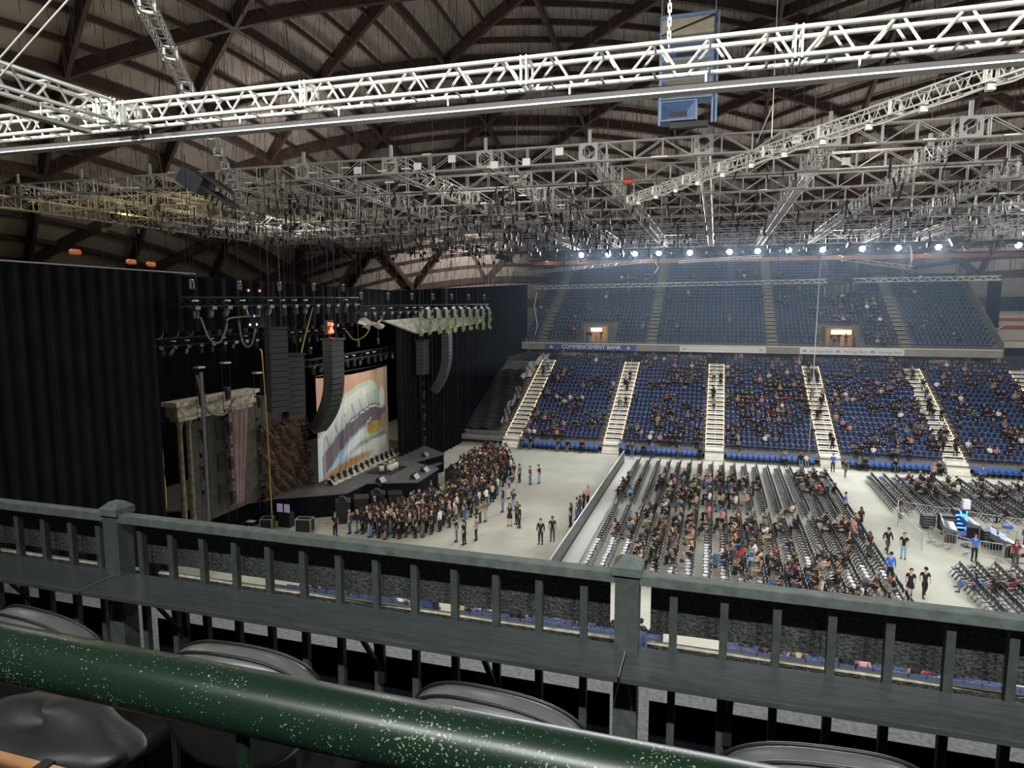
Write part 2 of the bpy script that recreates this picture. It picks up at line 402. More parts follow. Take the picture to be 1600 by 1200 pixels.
# near bright truss, its branch and the curtain track under it
Yt, Zt = 8.25, 18.82
t = thing('lighting_truss', 'long bright aluminium box truss crossing close overhead', 'truss')
box_truss(t, (-14.6, Yt, Zt), (6.9, Yt, Zt), .285, .285, 3.05, 5, .030, .0155, steel)
t = thing('lighting_truss', 'bright aluminium truss running toward the camera from the corner joint', 'truss')
box_truss(t, (-8.62, -1.2, Zt), (-8.62, 7.95, Zt), .285, .285, 3.05, 5, .030, .0155, steel)
t = thing('curtain_track', 'long black track with silver lower edge hung under the bright truss', 'track')
MB().box((-15.3, Yt + .03, 18.47), (6.9, Yt + .15, 18.545)).build('track_body', rubber, t)
MB().box((-15.3, Yt - .0, 18.455), (6.9, Yt + .18, 18.472)).build('lower_edge', steel, t)
for i in range(14):
    x = -14.6 + i * 1.6
    MB().tube((x, Yt + .1, 18.54), (x, Yt + .1, 18.66), .012, 6).build('hanger_clip', white_p, t)
t = thing('curtain_track', 'silver track hung under the truss that runs toward the camera', 'track')
MB().box((-8.74, -1.2, 18.45), (-8.60, 7.7, 18.50)).build('track_body', steel, t)
for i in range(5):
    MB().tube((-8.66, .2 + i * 1.7, 18.49), (-8.66, .2 + i * 1.7, 18.67), .012, 6).build('hanger_clip', white_p, t)
def chain(name, label, p, q, m=white_p, r=.014):
    mb = MB(); p, q = Vector(p), Vector(q); n = int((q - p).length / .075)
    for k in range(n):
        c = p.lerp(q, (k + .5) / n); ax = Vector((1, 0, 0)) if k % 2 else Vector((0, 1, 0))
        mb.beam(c - Vector((0, 0, .05)) + ax * .016, c + Vector((0, 0, .05)) + ax * .016, .011, .011); mb.beam(c - Vector((0, 0, .05)) - ax * .016, c + Vector((0, 0, .05)) - ax * .016, .011, .011)
    return tag(mb.build(name, m), label, 'chain')
chain('hoist_chain', 'white hoist chain holding up the bright truss beside the blue speaker cluster', (-.62, Yt, 18.97), (-.62, Yt, 22.5))
for i, x in enumerate((-8.0, -7.7)):
    tag(MB().tube((x - 1.4, 6.2, 18.2), (x + 1.6, 6.2, 20.1), .011, 6).build('guy_wire', steel), ('upper' if i == 0 else 'lower') + ' of two slanting guy wires at the top left', 'wire')

# two angled trusses above the grid
t = thing('lighting_truss', 'slanting truss with white lamps running from upper right into the grid', 'truss')
A, B = Vector((8.6, 19.1, 22.2)), Vector((-5.02, 40.47, 22.2))
box_truss(t, A, B, .42, .42, 3.0, 5, .03, .018, steel, n=6)
P, Q, d, side, up = truss_axes(A, B)
for k in range(12):
    c = A.lerp(B, (k + .5) / 12); mb = MB(); mb.box((c.x - .1, c.y - .1, c.z - .42), (c.x + .1, c.y + .12, c.z - .12)); mb.tube(c - Vector((0, 0, .12)), c + Vector((0, 0, .1)), .02)
    o = mb.build('truss_lamp', white_p); tag(o, f'{nth(k)} small white lamp box from the near end of the slanting right truss', 'lamp', 'lamps on the slanting truss')
tag(MB().path([A.lerp(B, k / 30) + Vector((0, 0, -.28 - .1 * math.sin(k * 1.7) ** 2)) for k in range(31)], .03, 6).build('cable_bundle', offwhite), 'pale cable bundle looped along the slanting right truss', 'cable')
t = thing('hoist_motor', 'red hoist motor at the end of the slanting truss', 'hoist')
MB().lathe([(.1, -.3), (.2, -.26), (.2, .26), (.1, .3)], (-5.2, 40.6, 23.25), 10, M=Matrix.Rotation(R(90), 3, 'Y')).build('motor_body', red_m, t)
MB().tube((-5.15, 40.6, 22.5), (-5.15, 40.6, 23.1), .16, 8, r2=.1).build('chain_bag', blackm, t)
t = thing('lighting_truss', 'steep truss descending into the grid from the top left', 'truss')
A2, B2 = Vector((-10.4, 10.0, 22.5)), Vector((-35.64, 46.05, 22.5))
box_truss(t, A2, B2, .30, .30, 3.0, 5, .022, .014, mat('dull_steel', (.22, .21, .20), .6, .2), n=6)
for q, l in (((1.83, 28.37, 22.45), 'thin cable sling holding the slanting right truss'),):
    mb = MB(); mb.tube(q, (q[0], q[1], q[2] + 1.0), .02, 5); mb.tube((q[0] - .5, q[1] + .8, q[2]), (q[0], q[1], q[2] + 1.2), .02, 5); mb.tube((q[0], q[1], q[2] + 1), (q[0], q[1], 40), .015, 5)
    tag(mb.build('sling', steel), l, 'cable')

# the big lighting grid
GX = [-0.9 + 6.05 * k for k in range(-9, 8)]; GY = [37.6 + 6.3 * k for k in range(10)]
def grid_truss(P, Q, label, r, planes=(-.16, .16), pan=1.5, n=4, lights=False):
    P, Q, d, side, up = truss_axes(P, Q); L = (Q - P).length; mb = MB()
    for o in planes:
        for z in (-.47, .47): mb.tube(P + side * o + up * z, Q + side * o + up * z, r, n)
        k = int(L / pan)
        for i in range(k + 1):
            a = P + d * (i * pan) + side * o; mb.tube(a - up * .47, a + up * .47, r * .8, n, cap=False)
            if i < k:
                b, s_ = a + d * pan, (1 if i % 2 else -1); mb.tube(a - up * .47 * s_, b + up * .47 * s_, r * .62, n, cap=False)
    for i in range(int(L / (pan / 2))):
        a = P + d * (i * pan / 2); mb.tube(a + side * planes[0] - up * .47, a + side * planes[1] - up * .47, r * .7, n, cap=False)
    return tag(mb.build('grid_truss', gridm), label, 'truss', 'roof grid trusses')
for k, y in enumerate(GY):
    q = math.sqrt(68.5 ** 2 - (y - 48) ** 2); grid_truss((max(-54, 5 - q), y, 24.37), (min(44, 5 + q), y, 24.37), f'{nth(k)} long grey grid truss from the camera, spanning the whole hall width', .042 if k < 2 else .036)
for k, x in enumerate(GX):
    grid_truss((x, 37.6, 24.37), (x, min(95.0, 48 + math.sqrt(68.5 ** 2 - (x - 5) ** 2)), 24.37), f'grey grid truss running away from the camera, {nth(k)} from the stage-side end', .036, (-.3, .3))
rg = random.Random(5)
hexm = MB()                                          # node plate with octagonal hole
for k in range(8):
    a, b = R(45 * k + 22.5), R(45 * k + 67.5)
    sq = lambda t: tuple(v / max(abs(math.cos(t)), abs(math.sin(t))) * .5 for v in (math.cos(t), math.sin(t)))
    pl = [(.38 * math.cos(a), .38 * math.sin(a)), (.38 * math.cos(b), .38 * math.sin(b)), sq(b)]
    if k % 2 == 0: pl.append((math.copysign(.5, math.cos((a + b) / 2)), math.copysign(.5, math.sin((a + b) / 2))))
    pl.append(sq(a)); n = len(pl)
    hexm.add([(p[0], yy, p[1]) for yy in (-.02, .02) for p in pl], [tuple(range(n)), tuple(range(2 * n - 1, n - 1, -1))] + [(q, (q + 1) % n, (q + 1) % n + n, q + n) for q in range(n)])
hexme = hexm.mesh('node_plate', mat('plate_grey', (.34, .34, .33), .55))
for j in (0, 1, 2):
    for k, x in enumerate(GX):
        o = ob('node_plate', hexme, None, (x, GY[j] - .22, 24.37)); tag(o, f'white octagonal node plate on {ORD[j]} long grid truss, {nth(k)} from the stage-side end', 'plate', 'grid node plates')
for j in (0, 1):
    for k, x in enumerate(GX):
        o = MB().box((x - .09, GY[j] - .06, 24.8), (x + .09, GY[j] + .06, 25.6)).build('hanger_bracket', MAT['plate_grey'])
        tag(o, f'short white hanger bracket over {ORD[j]} long grid truss, {nth(k)} from the stage-side end', 'bracket', 'grid hanger brackets')
rods = MB()
for y in GY:
    for x in GX:
        if math.hypot(x - 5, y - 48) < 68: rods.tube((x, y, 24.9), (x, y, domez(x, y)), .014, 4)
tag(rods.build('hanger_rod', MAT['wire_dark']), 'thin steel hanger rods holding the roof grid', 'rod', kind='stuff')
clut = MB(); rc = random.Random(11)                  # motors, cable tails and clamps hanging in the grid
for _ in range(950):
    x = rc.uniform(-52, -8) if rc.random() < .72 else rc.uniform(-8, 36); y = rc.choice(GY[1:]) + rc.uniform(-.6, .6); z = 24.0 - rc.uniform(-.4, .3); l = rc.uniform(.3, 1.5)
    if math.hypot(x - 5, y - 48) > 67: continue
    clut.tube((x, y, z), (x + rc.uniform(-.25, .25), y, z - l), rc.choice((.025, .04, .07)), 4)
    if rc.random() < .35: clut.box((x - .14, y - .14, z - l - .4), (x + .14, y + .14, z - l))
tag(clut.build('rigging_tails', blackm), 'dark rigging motors and cable tails dangling below the grid', 'rigging', kind='stuff')
bits = MB()
for _ in range(420):
    x, y = rc.uniform(-52, 40), rc.choice(GY[:6]); z = 23.9
    if x < -10 and rc.random() < .7: z = rc.uniform(23.4, 24.9)
    bits.obox((x, y + rc.uniform(-.3, .3), z), (.28, 0, 0), (0, .06, 0), (0, 0, .035))
tag(bits.build('junction_plates', white_p), 'small pale junction plates scattered over the roof grid', 'fitting', kind='stuff')
for x, j, z, k in ((-12.4, 0, 24.0, 0), (-8.6, 0, 24.5, 1), (3.6, 0, 24.3, 2), (6.9, 1, 24.3, 3), (-17.2, 0, 24.2, 4), (-15.0, 0, 24.5, 5), (-21.2, 0, 24.2, 6), (-10.5, 0, 24.05, 7)):
    tag(MB().box((x - .22, GY[j] - .30, z - .2), (x + .22, GY[j] - .18, z + .2)).build('junction_box', white_p), f'white junction box on the {ORD[j]} long grid truss, {round(x + 54)} metres from its stage-side end', 'box', 'junction boxes')

# speaker clusters
t = thing('horn_cluster', 'tall blue and beige horn loudspeaker cluster hanging from the roof', 'loudspeaker')
x0, x1, yf = -2.85, -.45, 33.0
def frame_box(zt, zb, m, parent, name, mi_in, wt=1.0):
    xa, xb = x0 + .1, x0 + .1 + (x1 - x0 - .2) * wt; cx, cz = (xa + xb) / 2, (zt + zb) / 2; hw, hh = (xb - xa) * .24, (zt - zb) * .16
    mb = MB()
    o_ = [(xa, yf, zb), (xb, yf, zb), (xb, yf, zt), (xa, yf, zt)]; i_ = [(cx - hw, yf + .7, cz - hh), (cx + hw, yf + .7, cz - hh), (cx + hw, yf + .7, cz + hh), (cx - hw, yf + .7, cz + hh)]
    mb.add(o_ + i_, [(0, 1, 5, 4), (1, 2, 6, 5), (2, 3, 7, 6), (3, 0, 4, 7)]); mb.m = [1, 0, mi_in, 0]
    mb.add(i_, [(0, 1, 2, 3)], 2)
    mb.box((xa - .06, yf - .02, zb - .05), (xb + .06, yf + 1.0, zb), 3); mb.box((xa - .06, yf - .02, zt), (xb + .06, yf + 1.0, zt + .05), 3)
    mb.box((xa - .06, yf - .02, zb), (xa, yf + 1.0, zt), 3); mb.box((xb, yf - .02, zb), (xb + .06, yf + 1.0, zt), 3)
    return mb.build(name, m, parent)
hm = [hornblue, hornbeige, blackm, hornblue]
mb = MB(); mb.obox(((x0 + x1) / 2, yf + .25, 28.62), (1.15, 0, 0), (0, .10, .42), (0, .3, -.06)); mb.build('top_baffle', hornbeige, t)
MB().beam((x0 + .05, yf - .19, 28.28), (x1 - .02, yf - .06, 29.02), .03, .06).build('baffle_strap', blackm, t)
mb = MB(); mb.box((x0, yf - .05, 29.05), (x1, yf + 1.2, 29.2)); mb.build('top_frame', hornblue, t)
frame_box(28.15, 27.3, hm, t, 'horn', 0); frame_box(27.2, 26.45, hm, t, 'horn', 1); frame_box(26.35, 25.55, [hornblue, hornbeige, hornblue, hornblue], t, 'horn', 1)
frame_box(25.4, 24.6, [hornblue, mat('horn_pale', (.34, .42, .56), .5), blackm, hornblue], t, 'horn', 0, .70)
for xx in (x0, x1 - .02, x1 + .14): MB().box((xx - .05, yf + .1, 24.4), (xx + .05, yf + .3, 29.2)).build('upright', hornblue, t)
MB().box((x0 + .5, yf + .1, 24.25), (x1 - .2, yf + .5, 24.5)).build('bottom_cabinet', blackm, t)
for xx in (x0, x1): MB().tube((xx, yf + .3, 29.2), (xx + .2, yf + .6, domez(xx, yf)), .02, 5).build('support_cable', steel, t)
def boxy_cluster(c, label, rz, tilt, s=1.0):
    t = thing('speaker_cluster', label, 'loudspeaker', None, c, rz)
    M = Matrix.Rotation(R(tilt), 3, 'Y')
    mb = MB(); mb.obox((-.9 * s, 0, .5 * s), M @ Vector((.8 * s, 0, 0)), M @ Vector((0, .7 * s, 0)), M @ Vector((0, 0, .55 * s))); mb.build('closed_cabinet', mat('slate_cabinet', (.04, .05, .065), .6), t)
    mb = MB(); mb.obox((.9 * s, 0, -.6 * s), M @ Vector((.85 * s, 0, 0)), M @ Vector((0, .7 * s, 0)), M @ Vector((0, 0, .10 * s))); mb.obox(M @ Vector((.55 * s, 0, .62 * s)), M @ Vector((1.2 * s, 0, 0)), M @ Vector((0, .6 * s, 0)), M @ Vector((0, 0, .06 * s))); mb.build('open_frame', blackm, t)
    for k in range(4):
        p = M @ Vector((.1 + k * .45, -.55, .5)) * s; q = M @ Vector((.4 + k * .42, -.55, -.6)) * s
        MB().tube(p, q, .05 * s, 6).build('frame_strut', blackm, t)
    MB().lathe([(.1, 0), (.42, -.3), (.42, -.36), (.06, -.36)], M @ Vector((.7 * s, -.2, .2)), 10).build('horn_flare', blackm, t)
    MB().tube((0, 0, .6 * s), (0, 0, 14), .018, 4).build('support_cable', blackm, t)
    return t
boxy_cluster((-31.2, 36.2, 23.4), 'slate blue boxed loudspeaker and black frame hung at the left grid edge', R(10), 32)
boxy_cluster((-46, 76, 23.0), 'dark loudspeaker cluster hanging beyond the grid over the stage', R(10), 30, .95)
boxy_cluster((27.1, 90, 23.2), 'black frame loudspeaker cluster hanging by the rightmost house floods', R(-10), -25, .8)
boxy_cluster((-29, 92, 22.6), 'small black loudspeaker cluster hanging where curtain and far stand meet', R(0), 10, .7)

# ================================================================== FLOOR AND STANDS
def slab_box(name, a, b, m, **k):
    return struct(MB().box(a, b).build(name, m))
slab_box('floor', (-60, 10, -0.2), (60, 110, 0), concrete)
LOW_Y0, LOW_Z0, LOW_N, RUN, LRISE = 72.6, 1.0, 20, 0.9, 0.385
UP_Y0, UP_Z0, UP_N, URISE = 92.0, 10.95, 25, 0.515
LOW_X = (-34.0, 40.0); AISLE = [-32.9, -22.0, -10.5, 0.35, 11.5, 22.6, 33.6]; AW = .95
UP_X = (-26.2, 32.2); UAISLE = [-23.4, -8.2, 7.1, 22.4]; UAW = .62
VOM = [(-17.4, -14.2), (13.4, 16.9)]; VOMROWS = 3
mb = MB()
for i in range(LOW_N):
    y, z = LOW_Y0 + i * RUN, LOW_Z0 + i * LRISE
    mb.box((LOW_X[0], y, z - LRISE - .06), (LOW_X[1], y + RUN + (.02 if i < LOW_N - 1 else 6), z))
struct(mb.build('floor_lower_stand', conc_dark))
mb = MB()                                           # front of the stand: low riser, ledge, rail
mb.box((LOW_X[0], LOW_Y0 - .02, 0.62), (LOW_X[1], LOW_Y0 + .05, 1.0))
mb.box((LOW_X[0], LOW_Y0 - .5, .52), (LOW_X[1], LOW_Y0 - .02, .6)); mb.box((LOW_X[0], LOW_Y0 + .3, 0), (LOW_X[1], LOW_Y0 + .35, .62), 1)
struct(mb.build('trim_stand_front', [riser_m, blackm]))
mb = MB()
for i in range(UP_N):
    y, z = UP_Y0 + i * RUN, UP_Z0 + i * URISE
    segs = [UP_X]
    if i < VOMROWS:
        segs = [(UP_X[0], VOM[0][0]), (VOM[0][1], VOM[1][0]), (VOM[1][1], UP_X[1])]
    if i >= 18: segs = [(UP_X[0], 18.5)]
    for a, b in segs: mb.box((a, y, z - URISE - .12), (b, y + RUN + .02, z))
struct(mb.build('floor_upper_stand', conc_dark))
slab_box('floor_upper_slab', (UP_X[0], 91.0, 9.95), (UP_X[1], 94.6, 10.78), slab_m)
struct(MB().box((UP_X[0], 90.96, 10.78), (UP_X[1], 91.1, 10.90)).build('trim_slab_edge', mat('edge_paint', (.66, .64, .52), .6)))
slab_box('wall_concourse', (-26, 95.4, 8.2), (38, 95.7, 9.95), mat('concourse_wall', (.055, .06, .075), .8, noise=.4, nscale=.6))
for a, b in ((-21.5, -18.2), (-17.2, -12.3), (-6.3, -1.5), (12.5, 18.0), (25, 29)):
    struct(MB().box((a, 95.3, 8.7), (b, 95.4, 9.3)).build('trim_concourse_panel', mat('concourse_panel', (.22, .21, .19), .8)))
slab_box('wall_upper_back', (UP_X[0], UP_Y0 + UP_N * RUN, 22.0), (18.5, UP_Y0 + UP_N * RUN + .3, 23.3), mat('back_drape', (.016, .018, .026), .9))
struct(MB().box((-26.2, 111.2, 20.8), (-15.5, 111.5, 22.6)).build('wall_grey_panel', mat('grey_panel', (.13, .13, .13), .8)))
struct(MB().box((18.5, 101, 18.5), (18.62, 114.6, 23.2)).build('wall_upper_side', MAT['back_drape']))
struct(MB().box((18.62, 108.25, 10), (UP_X[1], 108.5, 20.4)).build('wall_upper_low_back', conc_dark))
# end fin of the upper stand, black drape, right-hand walls
struct(MB().add([(UP_X[1], 91.0, 10.0), (UP_X[1] + .12, 91, 10), (UP_X[1] + .12, 108.3, 19.9), (UP_X[1], 108.3, 19.9), (UP_X[1], 91, 11.6), (UP_X[1] + .12, 91, 11.6), (UP_X[1] + .12, 108.3, 21.3), (UP_X[1], 108.3, 21.3)],
       [(0, 3, 7, 4), (1, 5, 6, 2), (4, 7, 6, 5), (0, 4, 5, 1)]).build('trim_stand_end_wall', conc_dark))
tag(MB().grid(lambda u, v: (32.6 + 1.5 * u, 98.5 + .1 * math.sin(u * 30), 10.9 + 8.2 * v), 24, 2).build('side_drape', drape), 'narrow black drape hanging at the right end of the upper stand', 'drape')
tag(MB().grid(lambda u, v: (34.1 + 8 * u, 99.6 + .05 * math.sin(u * 60), 15.4 + 1.75 * v), 60, 1).build('side_valance', mat('navy_valance', (.012, .028, .055), .9)), 'dark blue valance above the cream wall at the right edge', 'drape')
mb = MB(); mb.box((33.9, 100.4, 11.6), (46, 100.7, 17)); struct(mb.build('wall_right_end', cream))
for z0, z1 in ((13.0, 13.5), (14.05, 14.45)):
    struct(MB().box((33.9, 100.34, z0), (46, 100.4, z1)).build('trim_red_stripe', redstripe))
struct(MB().box((33.7, 99.5, 10.7), (46, 100.5, 11.5)).build('wall_white_band', mat('white_band', (.66, .63, .56), .7)))
struct(MB().box((34.6, 100.8, 8.1), (46, 101, 10.7)).build('wall_dark_opening', mat('dark_opening', (.01, .012, .02), .9)))
tag(MB().tube((32.5, 98.2, 11.9), (34.6, 98.2, 13.6), .05, 6).build('handrail_pole', white_p), 'slanting white pole at the end of the upper stand', 'pole')

# aisles
stepme = MB().box((0, -.03, -.02), (.05, .03, .09)).mesh('step_light', stepl)
def aisle(x, hw, y0, z0, n, rise, m, nm, label, lights=True, noserow=None):
    mb = MB()
    for i in range(n * 2):
        y, z = y0 + i * RUN / 2, z0 + (i + 1) * rise / 2 - rise / 2
        mb.box((x - hw, y - .45 * (i == 0), z - rise / 2 - .02), (x + hw, y + RUN / 2, z + .012)); mb.box((x - hw, y - .012, z - .03), (x + hw, y + .04, z + .022), 1)
        mb.box((x - hw, y - .014, z - .075), (x + hw, y - .002, z - .03), 2)
    if lights: mb.box((x - hw, y0 - .9, z0 - rise - .5), (x + hw, y0, z0 - rise)); mb.box((x - hw, y0 - 1.2, 0), (x + hw, y0 - .9, .3))
    o = struct(mb.build(nm, [m, step_m if lights else nosing_m, blackm]))
    if lights:
        for i in range(n * 2):
            y, z = y0 + i * RUN / 2, z0 + (i + 1) * rise / 2 - rise / 2
            for sx in (-1, 1):
                ob('step_light', stepme, o, (x + sx * (hw + .0) - (.05 if sx > 0 else 0), y - .05, z - .09))
    return o
for i, x in enumerate(AISLE[1:]): aisle(x, AW, LOW_Y0, LOW_Z0, LOW_N, LRISE, step_m, 'floor_aisle_stairs', '')
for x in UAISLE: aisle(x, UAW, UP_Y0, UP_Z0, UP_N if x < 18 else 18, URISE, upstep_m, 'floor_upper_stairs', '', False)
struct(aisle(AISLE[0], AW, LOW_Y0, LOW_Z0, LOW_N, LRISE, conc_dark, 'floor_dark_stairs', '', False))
# handrails in the aisles and along the stand front
for x in AISLE[1:]:
    mb = MB()
    for i in range(0, 19, 3):
        y, z = LOW_Y0 + i * RUN + .4, LOW_Z0 + i * LRISE
        mb.tube((x, y, z - .1), (x, y, z + .9), .02, 5); mb.tube((x, y, z + .9), (x, y + RUN * (3 if i < 18 else .5), z + .9 + LRISE * (3 if i < 18 else .5)), .02, 5)
    tag(mb.build('handrail', white_p), f'thin centre handrail on the lower aisle stairs, {nth(AISLE.index(x) - 1)} lit aisle from the stage', 'handrail', 'aisle handrails')
for k in range(len(AISLE) - 1):
    a, b = AISLE[k] + AW, AISLE[k + 1] - AW
    if b < -23: continue
    mb = MB()
    n = int((b - a) / 1.5)
    for i in range(n + 1):
        x = a + (b - a) * i / n; mb.tube((x, LOW_Y0 - .03, .6), (x, LOW_Y0 - .03, 1.5), .022, 5)
    for z in (1.05, 1.5): mb.tube((a, LOW_Y0 - .03, z), (b, LOW_Y0 - .03, z), .02, 5)
    tag(mb.build('guard_rail', riser_m), f'grey guard rail along the front of the lower stand, {nth(k)} section from the stage', 'railing', 'front guard rails')
for k in range(3):                                   # upper front rail
    pass
mb = MB()
for i in range(40):
    x = UP_X[0] + (UP_X[1] - UP_X[0]) * i / 39; mb.tube((x, 91.05, 10.9), (x, 91.05, 11.5), .02, 4)
for z in (11.2, 11.5): mb.tube((UP_X[0], 91.05, z), (UP_X[1], 91.05, z), .018, 4)
tag(mb.build('guard_rail', riser_m), 'thin guard rail on the front edge of the upper stand', 'railing')

# seats ------------------------------------------------------------
def seat_mb(mi=0):                                  # seat faces -y, at the origin of its tread
    mb = MB()
    mb.add([(-.23, .30, .36), (.23, .30, .36), (.25, .40, .84), (-.25, .40, .84), (-.23, .36, .36), (.23, .36, .36), (.23, .46, .86), (-.23, .46, .86)],
           [(0, 1, 2, 3), (5, 4, 7, 6), (3, 2, 6, 7), (0, 3, 7, 4), (1, 5, 6, 2)], mi)
    mb.add([(-.22, .10, .40), (.22, .10, .40), (.22, .30, .38), (-.22, .30, .38), (-.22, .12, .32), (.22, .12, .32), (.22, .30, .32), (-.22, .30, .32)],
           [(0, 1, 2, 3), (0, 4, 5, 1), (7, 6, 5, 4), (0, 3, 7, 4), (1, 5, 6, 2)], mi)
    mb.box((-.02, .28, 0), (.02, .34, .36), 1)
    mb.box((-.035, .375, .80), (.035, .392, .835), 2)
    return mb
def rows_x(x0, x1, aisles, hw, pitch=.53):
    cuts = [x0] + [v for a in aisles if x0 < a < x1 for v in (a - hw - .05, a + hw + .05)] + [x1]; out = []
    for a, b in zip(cuts[::2], cuts[1::2]):
        n = int((b - a) / pitch)
        if n: out.append([a + (b - a - n * pitch) / 2 + pitch * (i + .5) for i in range(n)])
    return out
seat_tpl = seat_mb()
def np_tpl(mb):
    return np.array(mb.v, float), mb.f, mb.m
class Stuff:                                        # many low-detail copies in one mesh
    def __init__(s): s.v = []; s.idx = []; s.cnt = []; s.mat = []; s.n = 0
    def put(s, tpl, M, remap=None, jit=None):
        v, f, m = tpl
        s.v.append(v @ M[:3, :3].T + M[:3, 3])
        for face in f: s.idx.extend([i + s.n for i in face]); s.cnt.append(len(face))
        s.mat.extend(m if remap is None else [remap[i] for i in m]); s.n += len(v)
    def build(s, name, mats):
        me = bpy.data.meshes.new(name); V = np.concatenate(s.v); me.vertices.add(len(V)); me.vertices.foreach_set('co', V.ravel())
        me.loops.add(len(s.idx)); me.loops.foreach_set('vertex_index', np.array(s.idx, dtype=np.int32))
        c = np.array(s.cnt, dtype=np.int32); st = np.concatenate([[0], np.cumsum(c)[:-1]]).astype(np.int32)
        me.polygons.add(len(c)); me.polygons.foreach_set('loop_start', st); 
        for m in mats: me.materials.append(m)
        me.polygons.foreach_set('material_index', np.array(s.mat, dtype=np.int32)); me.update(calc_edges=True); me.validate()
        return ob(name, me)
def mtx(x, y, z, rz=0.0, s=1.0):
    c, n = math.cos(rz) * s, math.sin(rz) * s
    return np.array([[c, -n, 0, x], [n, c, 0, y], [0, 0, s, z], [0, 0, 0, 1]])
numwhite = mat('seat_number_tag', (.6, .62, .66), .5)
st = Stuff(); ST = np_tpl(seat_tpl)
lower_seats, upper_seats = [], []
for i in range(LOW_N):
    for sec in rows_x(-23.0, 39.5, AISLE, AW):
        for x in sec: lower_seats.append((x, LOW_Y0 + i * RUN, LOW_Z0 + i * LRISE, i))
for i in range(UP_N):
    for sec in rows_x(UP_X[0] + .3, UP_X[1] - .3, UAISLE, UAW):
        for x in sec:
            if i >= 18 and x > 18.2: continue
            if i < VOMROWS + 2 and any(a - .8 < x < b + .8 for a, b in VOM): continue
            upper_seats.append((x, UP_Y0 + i * RUN, UP_Z0 + i * URISE, i))
taken = set()

# people -----------------------------------------------------------
def skin_mesh(name, chains, sub=1):
    """chains: list of lists of (x, y, z, r); a chain starting with an int roots at that vertex index."""
    vs, es, rs = [], [], []
    for ch in chains:
        prev = None
        for p in ch:
            if isinstance(p, int): prev = p; continue
            vs.append(p[:3]); rs.append(p[3])
            if prev is not None: es.append((prev, len(vs) - 1))
            prev = len(vs) - 1
    me = bpy.data.meshes.new(name); me.from_pydata(vs, es, []); o = ob('tmp', me)
    o.modifiers.new('s', 'SKIN'); me.skin_vertices[0].data[0].use_root = True
    for d, r_ in zip(me.skin_vertices[0].data, rs): d.radius = (r_, r_) if not isinstance(r_, tuple) else r_
    if sub: m_ = o.modifiers.new('u', 'SUBSURF'); m_.levels = sub
    dg = bpy.context.evaluated_depsgraph_get(); dg.update()
    out = bpy.data.meshes.new_from_object(o.evaluated_get(dg)); bpy.data.objects.remove(o); bpy.data.meshes.remove(me)
    out.name = name; out.polygons.foreach_set('use_smooth', [True] * len(out.polygons)); out.materials.clear()
    return out
SKINS = [mat('skin_' + n, c, .6) for n, c in (('fair', (.48, .30, .215)), ('tan', (.38, .22, .15)), ('brown', (.20, .11, .07)), ('pale', (.55, .37, .28)))]
CL = {'black': (.010, .010, .012), 'charcoal': (.045, .045, .05), 'grey': (.19, .19, .20), 'white': (.72, .72, .70), 'navy': (.02, .03, .09), 'blue': (.03, .14, .55), 'red': (.42, .03, .04),
      'maroon': (.13, .02, .03), 'purple': (.14, .05, .26), 'pink': (.55, .25, .30), 'olive': (.13, .14, .07), 'tan': (.42, .30, .19), 'cream': (.60, .54, .42), 'denim blue': (.06, .13, .28), 'light denim': (.20, .33, .50), 'khaki': (.38, .29, .18), 'green': (.03, .16, .07), 'teal': (.05, .35, .38)}
HC = {'black': (.008, .007, .007), 'dark brown': (.035, .018, .010), 'brown': (.10, .05, .025), 'blond': (.45, .29, .13), 'ginger': (.28, .085, .03), 'grey': (.30, .29, .28)}
CM = {k: mat('cloth_' + k.replace(' ', '_'), v, .85) for k, v in CL.items()}; HM = {k: mat('hair_' + k.replace(' ', '_'), v, .7) for k, v in HC.items()}
shoe_m = mat('shoe_dark', (.02, .02, .02), .6)
def lerp3(a, b, t): return tuple(a[i] + (b[i] - a[i]) * t for i in range(3))
